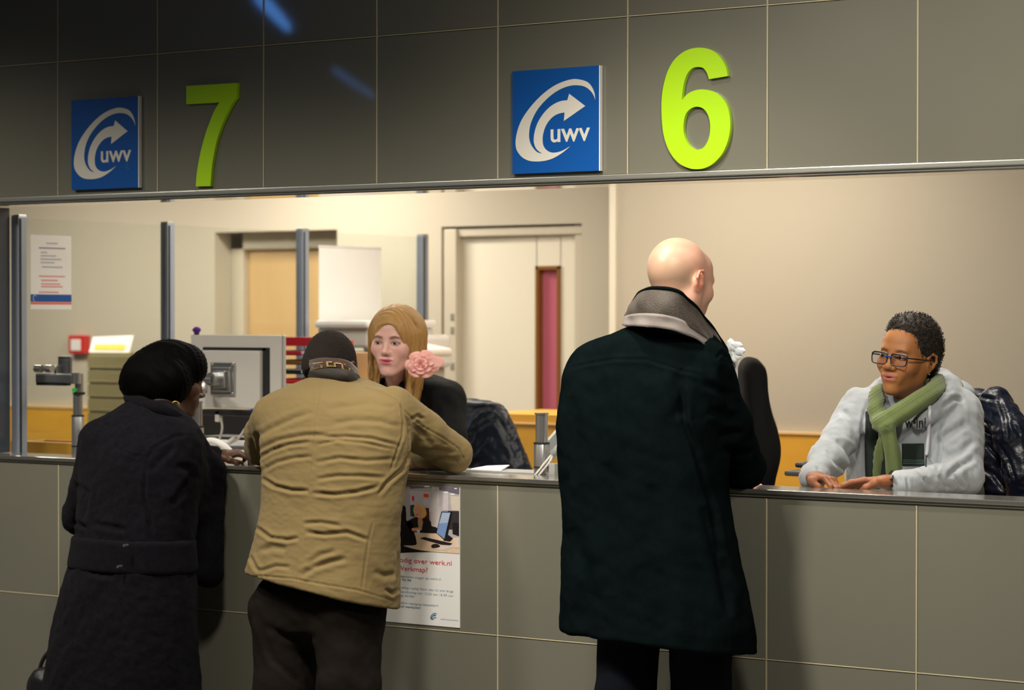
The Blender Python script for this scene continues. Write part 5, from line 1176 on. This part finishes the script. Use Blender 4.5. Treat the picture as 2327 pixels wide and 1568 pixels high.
# belt with its metal rings
lf = loft(*pxrows([(1225, 164, 442, -.36, .62), (1238, 164, 442, -.36, .62), (1275, 157, 445, -.36, .62), (1290, 155, 446, -.36, .62)]), k=.01, p=2.3, cap=.006)
lf2 = dict(lf); f0 = lf['f']; lf2['f'] = lambda P: f0(P)-.010; lf2['lo'] = lf['lo']-.01; lf2['hi'] = lf['hi']+.01
V, Fc = surface([lf2], .008); V = V[:, :]; link('belt', relax(V, Fc), Fc, M_wool, E3, True)
for x, y in ((281, 1240), (267, 1288)): p = A(x, y, -.545); MB().cyl(p, p+np.array([.0, .02, 0]), .005, 10).build('belt_stud', M_steel, E3)
for q in fl: shoe(E3, q, 1.3, M_shoe)
# handbag
e = empty('handbag', A(95, 1560, -.42)*np.array([1, 1, 1]), 'black handbag hanging at the coat of the woman at far left', 'bag')
p = A(112, 1585, -.42); V, Fc = surface([ell(p, (.10, .055, .11), .02), ell(p+np.array([-.02, 0, .045]), (.05, .045, .05), .03)], .008); N = normals(V, Fc); V = V+N*(.004*wob(V, .08, 2))[:, None]; link('bag_body', V, Fc, mat('bag_leather', (.008, .008, .010), .4, spec=.4, bump=(200, .4, 'noise')), e, True)
MB().tube(spline([p+np.array([-.05, 0, .09]), p+np.array([-.02, .02, .16]), p+np.array([.10, .10, .26]), p+np.array([.10, .04, .16]), p+np.array([.06, 0, .09])], 5), .007, 8).build('strap', MATS['bag_leather'], e, True)

# ---- blonde clerk --------------------------------------------------------------
E4 = empty('person', A(930, 1000, .68)*np.array([1, 1, 0]), 'blonde clerk in a black jacket with a pink flower in her hair', 'person')
s4 = 1.045; hc = A(897, 777, .56); M4 = frame(-72, -3, 2, s4)
hd = head_prims(fem=1, neck=nk_local(M4, hc, A(915, 905, .70), .052), lip=1.0, nosew=.86, mouth=.0030, browr=.7, eyeo=.0049)
col4 = lambda L: head_col(L, (.68, .40, .34), (.52, .10, .15), (.085, .035, .022), red=(.70, .33, .29), lash=(.05, .015, .015), bw=.0046)
shR = A(855, 905, .62); shL = A(1018, 900, .74); hip = np.array([float(A(940, 1000, .8)[0]), .85, .80]); nk = A(925, 880, .70)
elR = A(800, 1060, .45); elR[2] = 1.13; elL = A(1030, 1050, .62); elL[2] = 1.14; wrR = elR+np.array([.16, -.12, 0]); wrL = elL+np.array([-.20, -.14, 0])
hands = [xf(hand_prims(1, (.3, .3, .35, .4)), basis((.8, -.4, 0), (0, 0, 1)), wrR+np.array([.02, -.01, -.02])), xf(hand_prims(-1, (.3, .3, .35, .4)), basis((-.8, -.4, 0), (0, 0, 1)), wrL+np.array([-.02, -.01, -.02]))]
kn = [hip+np.array([dx, -.42, .02]) for dx in (-.1, .1)]
legs = [[hip+np.array([dx, 0, 0]), k_, np.array([k_[0], k_[1]+.05, .32])] for k_, dx in zip(kn, (-.1, .1))]
body_mesh('body', E4, M_skin, hd, M4, hc, col4, hands, (.72, .42, .36), inner_body(nk-np.array([0, 0, .05]), (shR, shL), hip, legs, [[shR, elR, wrR], [shL, elL, wrL]], .7), h_head=.0027)
eyes(E4, M4, hc, (.035, .022, .018), (-.12, .0))
# hair: cap, curtains, then fine strands
M_blond = mat('hair_blond', (.42, .235, .075), .42, spec=.45, var=(60, .35), bump=(120, .6, 'noise'), scale=(6, 6, .5))
pr = [ell((.004, .017, .036), (.089, .120, .097), .02), cone((.070, -.015, .03), (.078, .0, -.10), .030, .026, .03), cone((.078, .0, -.10), (.072, -.03, -.24), .028, .020, .03), cone((-.072, .0, .03), (-.066, .0, -.10), .020, .016, .03), cone((-.066, .0, -.10), (-.065, -.03, -.22), .016, .012, .03), ell((.0, .065, -.06), (.08, .05, .10), .04),
      ell((.004, -.125, -.022), (.0560, .100, .094), .010, op='-'), ell((-.004, -.110, -.080), (.0620, .080, .068), .012, op='-')]
V, Fc = surface(xf(pr, M4, hc), .0035); V = relax(V, Fc, 2); N = normals(V, Fc); L = (V-hc)@np.linalg.inv(M4).T
az_ = np.arctan2(L[:, 0], -L[:, 1]); V = V+N*(.0016*np.sin(L[:, 1]*420+9*L[:, 0]*10+3*np.sin(L[:, 2]*20))+.0008*np.sin(az_*70+L[:, 2]*25))[:, None]
hair_o = link('hair', V, Fc, M_blond, E4, True)
mb = MB(); r_ = np.random.default_rng(5)
for k in range(420):
    s_ = 1 if k % 5 < 3 else -1; y0 = r_.uniform(-.040, .100); yy = (y0-.017)/.120
    rad = math.sqrt(max(0, 1-yy*yy)); rx, rz = .0905*rad*(1+.02*r_.random()), .0975*rad; x_part = -.020
    pts = []; sw = r_.uniform(-.006, .006); fr = max(0, -y0-.02)
    th0 = math.asin(max(-1, min(1, x_part/max(rx, .03))))
    for t in np.linspace(0, 1, 9):
        th = th0+(s_*1.62-th0)*t; pts.append(np.array([.004+rx*math.sin(th)+s_*(.010*t*t), y0+fr*1.0*t+sw*t, .036+rz*math.cos(th)]))
    e0 = pts[-1]; ln = r_.uniform(.14, .26) if s_ > 0 else r_.uniform(.12, .24)
    for t in np.linspace(.15, 1, 7):
        pts.append(e0+np.array([s_*(-.004-.012*t*t)+(.004*math.sin(5*t+k)), -.030*t*t*(.5+r_.random()*.6), -ln*t]))
    P_ = [M4@p+hc for p in pts]; w0 = r_.uniform(.0011, .0019); mb.tube(P_, [w0]*(len(P_)-3)+[w0*.9, w0*.7, .0004], 4)
mb.build('hair_strands', M_blond, E4, True)
rows = [(846, 893, 965, .72, .8), (856, 872, 1004, .72, .6), (872, 850, 1034, .72, .55), (900, 838, 1047, .72, .52), (950, 830, 1050, .73, .52), (1010, 828, 1052, .74, .55), (1090, 830, 1054, .75, .58), (1200, 835, 1056, .78, .6)]
pr = [loft(*pxrows(rows), k=.03, p=2.4, cap=.02)]+chain([shL, elL], [.062, .055], .04)+[cone(elL, wrL, .05, .036, .02)]+chain([shR, elR], [.062, .052], .04)+[cone(elR, wrR, .05, .036, .02)]
vneck = unit(np.array([0, 0, 1.])); pr.append(cone(A(888, 862, .60), A(885, 925, .575), .040, .012, .008, op='-')); 
M_bj = mat('black_jersey', (.0045, .0045, .005), .8, spec=.15, bump=(400, .3, 'noise')); o = cloth_surface(pr, .007, 'jacket', M_bj, E4, [([(1000, 900), (1035, 940)], 8, .005)], noise=[(.12, .004, (1, 1, 1), 21)])
MB().tube(spline([A(872, 862, .60), A(862, 880, .575), A(868, 905, .56), A(880, 925, .56)], 5), .010, 8).build('collar', M_bj, E4, True)
MB().tube(spline([A(912, 862, .60), A(912, 885, .58), A(900, 910, .565), A(886, 930, .56)], 5), .010, 8).build('collar', M_bj, E4, True)
# trousers
pr = [cone(hip+np.array([-.08, 0, 0]), hip+np.array([.08, 0, 0]), .13, .13, .05)]
for l in legs: pr += chain([l[0], l[1], l[2]], [.085, .068, .052], .03)
cloth_surface(pr, .014, 'trousers', M_bj, E4)
for l in legs: shoe(E4, np.array([l[2][0], l[2][1]-.05, 0])+np.array([0, 0, .22]), -math.pi/2, M_shoe)
# rose
fl_c = A(957, 829, .455); fe = empty('hair_flower', np.zeros(3)); fe.parent = E4; fe.location = fl_c-wloc(E4)
fn_ = unit(np.array([.5, -.83, .12])); fu = unit(np.cross((0, 0, 1), fn_)); fv = np.cross(fn_, fu); M_rose = mat('rose_silk', (.84, .42, .38), .75, sss=.15, sheen=.3, var=(30, .15)); r_ = np.random.default_rng(8)
for ring, (cnt, R0, R1, tilt, dep) in enumerate(((6, .030, .060, 1.25, -.008), (6, .022, .050, .95, -.002), (5, .014, .038, .6, .006), (4, .006, .026, .32, .012), (3, .002, .014, .15, .018))):
    for c_ in range(cnt):
        a0 = 2*math.pi*(c_+.37*ring)/cnt+r_.uniform(-.15, .15); G = []; hw = 1.25*math.pi/cnt*1.05; Lp = R1-R0*.5; j1, j2 = r_.uniform(.9, 1.15), r_.uniform(0, 6)
        for i in range(9):
            t = i/8; row = []
            for j in range(11):
                s_ = j/10*2-1; wdt = hw*(1-.35*t**3*s_*s_); a = a0+s_*wdt
                rr = (R0*.35+Lp*t*j1*(1-.16*s_*s_*t))*(math.sin(tilt)*.9+.1)+R0*.25; h = dep+(Lp*t)*math.cos(tilt)*.85+(.006*t*t if ring < 2 else .002*t)*math.sin(4*s_+j2)-(.010*t**4 if ring < 3 else 0)
                row.append(fl_c+fu*rr*math.cos(a)*1.02+fv*rr*math.sin(a)*.86+fn_*h)
            G.append(row)
        MB().grid(G, th=.0007).build('petal', M_rose, fe, True)
for a0, l_ in ((-.1, .062), (.35, .055)):
    G = [[fl_c+fu*(.02+l_*t*math.cos(s_*.35))+fv*((s_*.026)*(1-t*t*.5)+.01)+fn_*(-.006+.008*math.sin(3*t)) for s_ in np.linspace(-1, 1, 7)] for t in np.linspace(0, 1, 8)]
    MB().grid(np.array(G), th=.0007).build('petal', M_rose, fe, True)

# ---- clerk with glasses ----------------------------------------------------------
E5 = empty('person', A(2070, 1000, .70)*np.array([1, 1, 0]), 'clerk with short curly hair, glasses, green scarf and light grey hoodie', 'person')
s5 = 1.03; hc = A(2060, 815, .62); M5 = frame(-95, 3, 6, s5)
hd = head_prims(fem=1, neck=nk_local(M5, hc, A(2078, 925, .70), .054), lip=1.25, nosew=1.15, mouth=.0022, browr=.9, eyeo=.0046)
col5 = lambda L: head_col(L, (.37, .150, .052), (.40, .12, .11), (.075, .028, .014), red=(.42, .15, .06), lash=(.03, .012, .008), bw=.0044)
shR = A(1955, 925, .60); elR = A(1880, 1045, .42); wrR = A(1850, 1088, .255)
shL = A(2180, 930, .72); elL = A(2190, 1080, .60); wrL = A(2040, 1100, .30); elR[2] = max(elR[2], 1.13); wrR[2] = 1.118; wrL[2] = 1.118; elL[2] = 1.14
hR = xf(hand_prims(-1, (.75, .8, .9, .95), .9, .9), basis((.93, -.25, -.10), (.1, .1, 1))*.9, A(1846, 1082, .225)); hL = xf(hand_prims(1, (.22, .30, .38, .45), .6, 1.1), basis((-.90, -.28, -.06), (-.15, .25, 1)), A(2028, 1094, .285))
hip = np.array([float(A(2075, 1000, .85)[0]), .95, .80]); kn = [hip+np.array([dx, -.42, .02]) for dx in (-.1, .1)]
legs = [[hip+np.array([dx, 0, 0]), k_, np.array([k_[0], k_[1]+.05, .32])] for k_, dx in zip(kn, (-.1, .1))]
nk = A(2078, 905, .70)
body_mesh('body', E5, M_skind, hd, M5, hc, col5, [hR, hL], (.27, .10, .045), inner_body(nk-np.array([0, 0, .06]), (shR, shL), hip, legs, [[shR, elR, wrR], [shL, elL, wrL]], .7), h_head=.0027)
eyes(E5, M5, hc, (.035, .018, .01), (-.45, .0))
# tight curls: a cap with many little coils
M_curl = mat('hair_curly', (.016, .010, .007), .55, spec=.4, bump=(300, 1, 'noise'))
pr = [ell((.006, .030, .044), (.083, .103, .094), .02), ell((.002, .0, .095), (.060, .070, .045), .03), ell((0, .055, -.01), (.074, .062, .062), .03), plane((0, -.80, -.62), (0, -.058, .058), .012), plane((0, -.35, -1), (0, .02, -.036), .015)]
loc_ = [pr[0], pr[1], pr[2]]; V1 = xf(loc_, M5, hc)+[plane(M5@np.array([0, -.86, -.50]), hc+M5@np.array([0, -.060, .062]), .012), plane(M5@np.array([0, -.62, -.78]), hc+M5@np.array([0, -.028, .002]), .012), plane(M5@np.array([0, -.10, -1]), hc+M5@np.array([0, .05, -.052]), .015)]
V, Fc = surface(V1, .0035); N = normals(V, Fc); V = V+N*(.003*wob(V, .022, 31))[:, None]; link('hair', V, Fc, M_curl, E5, True)
mb = MB(); r_ = np.random.default_rng(12)
for k in range(1900):
    i = r_.integers(len(V)); 
    if N[i]@FW > .35: continue
    c_ = V[i]+N[i]*r_.uniform(-.001, .0045); ax_ = unit(N[i]+r_.normal(size=3)*.9); u1 = unit(np.cross(ax_, (.3, .5, .8))); u2 = np.cross(ax_, u1); R_ = r_.uniform(.0022, .0042)
    mb.tube([c_+R_*(u1*math.cos(t)+u2*math.sin(t))+ax_*.0009*t for t in np.linspace(0, 5.6, 8)], .0008, 3, cap=False)
mb.build('curls', M_curl, E5)
# glasses
M_gl = mat('glasses_frame', (.010, .014, .020), .25, spec=.6); M_glb = mat('glasses_blue', (.01, .04, .30), .25)
ge = empty('glasses', np.zeros(3)); ge.parent = E5; ge.location = hc+M5@np.array([0, -.11, 0])-wloc(E5)
T5 = lambda p: M5@np.array(p)+hc
for s_ in (-1, 1):
    cxg = s_*.0345; lp = []
    for t in np.linspace(0, 2*math.pi, 29)[:-1]:
        cx_, sz_ = math.cos(t), math.sin(t); x = .0285*np.sign(cx_)*abs(cx_)**.42; z = .0180*np.sign(sz_)*abs(sz_)**.42; x *= 1-(.06 if z < 0 else 0)
        lp.append(T5((cxg+x, -.1075+.10*max(0, abs(cxg+x)-.02)**1.0*.5, -.0055+z)))
    MB().tube(lp, .0019, 6, closed=True).build('lens_rim', M_gl, ge, True)
    top = [q for q in lp[1:14]]; MB().tube(top, .0030, 6).build('brow_bar', M_gl, ge, True)
    mb = MB(); mb.add(lp, [tuple(range(len(lp)))]); mb.build('lens', glass_mat('lens_glass', (.90, .90, .98)) if s_ < 0 else bpy.data.materials['lens_glass'], ge)
    MB().tube(spline([T5((s_*.0615, -.1045, .004)), T5((s_*.072, -.085, .004)), T5((s_*.0775, -.04, .003)), T5((s_*.0795, .0, .002)), T5((s_*.080, .018, -.012))], 4), .0027, 6).build('temple', M_gl, ge, True)
MB().tube(spline([T5((-.010, -.1085, .001)), T5((0, -.1115, .004)), T5((.010, -.1085, .001))], 4), .0032, 6).build('bridge', M_glb, ge, True)
MB().lathe(T5((.084, .006, -.040)), [(.001, -.002), (.0028, -.001), (.0028, .001), (.001, .0025)], 10).build('earring', M_alu, E5, True)
# hoodie
rows = [(872, 2035, 2140, .72, .8), (890, 1988, 2172, .71, .6), (908, 1950, 2198, .70, .54), (935, 1930, 2212, .69, .52), (1000, 1925, 2216, .68, .54), (1060, 1930, 2218, .68, .56), (1130, 1935, 2220, .68, .58), (1300, 1930, 2225, .72, .62)]
M_hood = mat('hoodie_grey', (.33, .355, .39), .85, sheen=.3, bump=(700, .35, 'noise'), var=(90, .07))
pr = [loft(*pxrows(rows), k=.03, p=2.4, cap=.02)]+chain([shR, elR], [.066, .058], .04)+[cone(elR, A(1847, 1087, .238), .054, .038, .03)]+chain([shL, elL], [.068, .062], .04)+[cone(elL, A(2050, 1098, .296), .058, .037, .03)]
pr.append(ell(A(2030, 930, .50), (.060, .05, .075), .03, op='-'))
rim = [A(1985, 985, .53), A(1972, 940, .55), A(1985, 900, .60), A(2010, 876, .68), A(2070, 862, .82), A(2130, 862, .84), A(2158, 880, .76), A(2150, 905, .64), A(2120, 935, .57), A(2085, 965, .54)]
pr += chain(spline(rim, 3), list(np.interp(np.arange(28), [0, 6, 12, 18, 22, 27], [.018, .022, .03, .036, .030, .016])), .02)
pr += [ell(A(2150, 895, .90), (.10, .07, .055), .03), cone(A(1847, 1087, .238), A(1846, 1080, .26), .041, .041, .01), cone(A(2050, 1098, .296), A(2062, 1098, .31), .041, .041, .01)]
fo = [([(1975, 905), (1960, 960), (1958, 1020), (1955, 1080)], 4, .008), ([(2200, 960), (2150, 990), (2130, 1010)], 8, .009), ([(2215, 1000), (2180, 1030), (2150, 1040)], 7, .008), ([(2215, 1040), (2180, 1060), (2150, 1085)], 6, .008), ([(1900, 1000), (1925, 1020), (1945, 1060)], 7, .009),
      ([(1880, 1020), (1900, 1050), (1930, 1075)], 6, .008), ([(1910, 930), (1935, 950), (1950, 990)], 8, .007), ([(2140, 925), (2170, 905), (2190, 912)], 5, .007), ([(2110, 900), (2140, 885), (2165, 890)], 4, .007), ([(2060, 1085), (2065, 1110)], 3, .005), ([(2100, 1085), (2120, 1110)], 6, .007), ([(2135, 1080), (2155, 1112)], 6, .008), ([(2170, 1075), (2190, 1112)], 6, .008), ([(2135, 960), (2138, 1020), (2130, 1070)], 4, .007), ([(1856, 1060), (1870, 1082)], 5, .006)]
ho = cloth_surface(pr, .0058, 'hoodie', M_hood, E5, fo, noise=[(.09, .004, (1, 1, 1), 41), (.035, .0013, (1, 1, 1), 42)])
bv = bvh_of(ho); M_shirt = mat('shirt_dark_green', (.006, .014, .010), .85, bump=(500, .3, 'noise'))
patch('shirt', [[(1968, 935), (1990, 935), (2020, 935), (2045, 940)], [(1966, 980), (1985, 985), (2010, 990), (2030, 990)], [(1966, 1040), (1985, 1040), (2010, 1040), (2030, 1040)], [(1968, 1090), (1985, 1090), (2010, 1090), (2030, 1090)]], bv, .024, M_shirt, E5, .55)
patch('chest_print', [[(2050, 1008), (2075, 1008), (2100, 1008)], [(2050, 1040), (2075, 1040), (2100, 1040)], [(2050, 1058), (2075, 1058), (2101, 1058)]], bv, .003, M_shirt, E5, .55)
for yy in (1046, 1050, 1054): 
    MB().tube([hug(bv, x, yy+.4*math.sin(x*.1), .006, .55) for x in np.linspace(2052, 2100, 8)], .0010, 4).build('print_line', mat('print_teal', (.10, .20, .18), .6), E5)
    MB().tube([hug(bv, x, yy-6+(x-1966)*.12, .007, .55) for x in np.linspace(1967, 1990, 6)], .0010, 4).build('print_line', MATS['print_teal'], E5)
V, Fs = text_geo('wfini', 1, .012, ex=.001); V = np.array(V); x0, x1 = V[:, 0].min(), V[:, 0].max()
link('print_letters', [hug(bv, 2056+(v[0]-x0)/(x1-x0)*48, 972-v[1]/.74*26, .010+v[2]*.3, .55) for v in V], Fs, M_shirt, E5)
# scarf
M_scarf = mat('scarf_green', (.125, .165, .055), .9, sheen=.3, bump=(55, .9, 'rib'), scale=(1, 1, 1), var=(40, .15))
w1 = [A(2000, 870, .74), A(2060, 862, .80), A(2118, 862, .76), A(2132, 872, .66), A(2118, 893, .57), A(2085, 915, .515), A(2050, 938, .485), A(2018, 955, .470), A(2000, 962, .468)]
w2 = [A(2000, 870, .72), A(1994, 892, .60), A(1990, 920, .53), A(1996, 950, .50)]
pr = chain(spline(w1, 4), list(np.interp(np.arange(33), [0, 10, 18, 26, 32], [.016, .022, .027, .028, .026])), .012)+chain(spline(w2, 4), list(np.interp(np.arange(13), [0, 12], [.018, .026])), .012)
pr += [ell(A(2012, 968, .455), (.034, .026, .030), .015)]
t1 = spline([A(2018, 975, .450), A(2026, 1010, .462), A(2032, 1050, .475), A(2034, 1100, .485)], 4); t2 = spline([A(2008, 985, .460), A(2000, 1020, .475), A(1994, 1060, .485), A(1990, 1100, .495)], 4); fwv = np.array([-.35, .94, 0.])
pr += [cone(t1[i], t1[i+1], .021+.0003*i, .0215+.0003*i, .01, flat=fwv, fa=2.4) for i in range(len(t1)-1)]+[cone(t2[i], t2[i+1], .014, .015, .008, flat=fwv, fa=2.2) for i in range(len(t2)-1)]
V, Fc = surface(pr, .0038); V = relax(V, Fc, 2); N = normals(V, Fc); dd = V-CAM; zc_ = dd@FW; px_ = 1163.5+FPX*(dd@RT)/zc_; py_ = 784-FPX*(dd@UPV)/zc_
dia = np.where(py_ > 968, px_-.12*(py_-968), (px_*.45-0*py_+py_*.70)); V = V+N*(.0010*np.sin(dia*1.35)+.0022*np.sin(dia*.27+1))[:, None]
link('scarf', V, Fc, mat('scarf_green_knit', (.125, .165, .055), .9, sheen=.3, bump=(900, .5, 'noise'), var=(60, .15)), E5, True)
# drawstring
ds = [hug(bv, x, y, .008, .52) for x, y in ((2112, 918), (2113, 940), (2111, 970), (2109, 1000), (2107, 1025), (2105, 1036))]
ds_o = MB().tube(spline(ds, 4), [.0035]+[.0062]*18+[.0045, .002], 8).build('drawstring', mat('cord_grey', (.55, .56, .60), .8), E5, True)
MB().tube([hug(bv, 2105, 1037, .009, .52), hug(bv, 2104, 1060, .008, .52)], .0022, 6).build('cord_tip', M_black, ds_o)
mb = MB(); c_ = hug(bv, 2112, 916, .003, .52); mb.tube([c_+np.array([.007*math.cos(t), 0, .007*math.sin(t)]) for t in np.linspace(0, 6.28, 13)[:-1]], .0016, 6, closed=True).build('eyelet', M_steeld, E5, True)
# watch
wc = A(2033, 1098, .295); d_ = unit(np.array([-.9, -.28, 0])); V = []
u1 = np.array([0, 0, 1.]); u2 = np.cross(d_, u1); pts = [wc+u1*.0255*math.cos(t)+u2*.033*math.sin(t) for t in np.linspace(0, 2*math.pi, 25)[:-1]]
wb = MB()
G = np.array([[p+d_*o_ for p in pts] for o_ in (-.010, -.009, .009, .010)]); wo = wb.grid(G, th=.002, closed=True).build('watch', mat('watch_band', (.05, .045, .042), .4), E5, True)
MB().box(wc+np.array([-.013, -.035, -.010]), wc+np.array([.013, -.029, .014]), .003).build('watch_case', M_black, wo)
# trousers and shoes
pr = [cone(hip+np.array([-.08, 0, 0]), hip+np.array([.08, 0, 0]), .13, .13, .05)]
for l in legs: pr += chain([l[0], l[1], l[2]], [.085, .068, .052], .03)
cloth_surface(pr, .014, 'trousers', mat('jeans_dark', (.015, .02, .035), .85), E5)
for l in legs: shoe(E5, np.array([l[2][0], l[2][1]-.05, 0])+np.array([0, 0, .22]), -math.pi/2, M_shoe)

# ---- jackets hung over the chairs -----------------------------------------------
M_puff = mat('puffer_navy', (.006, .009, .022), .34, spec=.5, coat=.0, coatr=.2, bump=(90, .5, 'noise')); M_puff2 = mat('parka_navy', (.006, .009, .018), .42, spec=.4, bump=(110, .4, 'noise'))
J1 = empty('jacket', A(2250, 1000, 1.12)*np.array([1, 1, 0])+np.array([0, 0, .8]), 'navy puffer jacket hung over the right clerk\'s chair', 'jacket')
pr = [loft(*pxrows([(884, 2168, 2232, 1.08, .5), (897, 2160, 2272, 1.08, .42), (925, 2158, 2300, 1.08, .40), (970, 2160, 2322, 1.08, .42), (1030, 2165, 2340, 1.08, .45), (1130, 2168, 2352, 1.08, .48)]), k=.03, p=2.4, cap=.03)]
pr += chain([A(2262, 915, .98), A(2300, 985, .94), A(2325, 1070, .94), A(2330, 1160, .95)], [.055, .062, .060, .055], .03)
f1 = [([(2215, 945), (2245, 962), (2268, 974)], 3, .008), ([(2215, 970), (2245, 982), (2268, 992)], 3, .009), ([(2240, 1008), (2275, 1045), (2295, 1095)], 4, .011), ([(2262, 1000), (2290, 1040), (2310, 1100)], 3, .009), ([(2270, 905), (2285, 950), (2290, 1000)], 4, .008), ([(2300, 960), (2320, 990)], 4, .009), ([(2225, 1060), (2260, 1080), (2285, 1115)], 5, .009), ([(2180, 905), (2230, 902), (2270, 910)], 4, .005)]
cloth_surface(pr, .007, 'shell', M_puff, J1, f1, noise=[(.07, .005, (1, 1, 1), 51), (.028, .0018, (1, 1, 1), 52)])
J2 = empty('jacket', A(1110, 1000, 1.12)*np.array([1, 1, 0])+np.array([0, 0, .8]), 'navy parka hung over the chair beside the blonde clerk', 'jacket')
pr = [loft(*pxrows([(908, 1045, 1112, 1.12, .5), (916, 1035, 1142, 1.12, .42), (940, 1030, 1156, 1.12, .40), (1000, 1028, 1181, 1.12, .42), (1065, 1030, 1207, 1.12, .45), (1150, 1030, 1232, 1.12, .48)]), k=.03, p=2.5, cap=.02)]
f2 = [([(1060, 1010), (1085, 960), (1120, 935)], 5, .010), ([(1068, 985), (1100, 965), (1125, 950)], 4, .009), ([(1075, 930), (1110, 925), (1145, 930)], 5, .006), ([(1130, 950), (1160, 1000), (1185, 1050)], 7, .007), ([(1062, 1045), (1090, 1010), (1110, 990)], 5, .008)]
cloth_surface(pr, .007, 'shell', M_puff2, J2, f2, noise=[(.08, .005, (1, 1, 1), 53), (.03, .0015, (1, 1, 1), 54)])
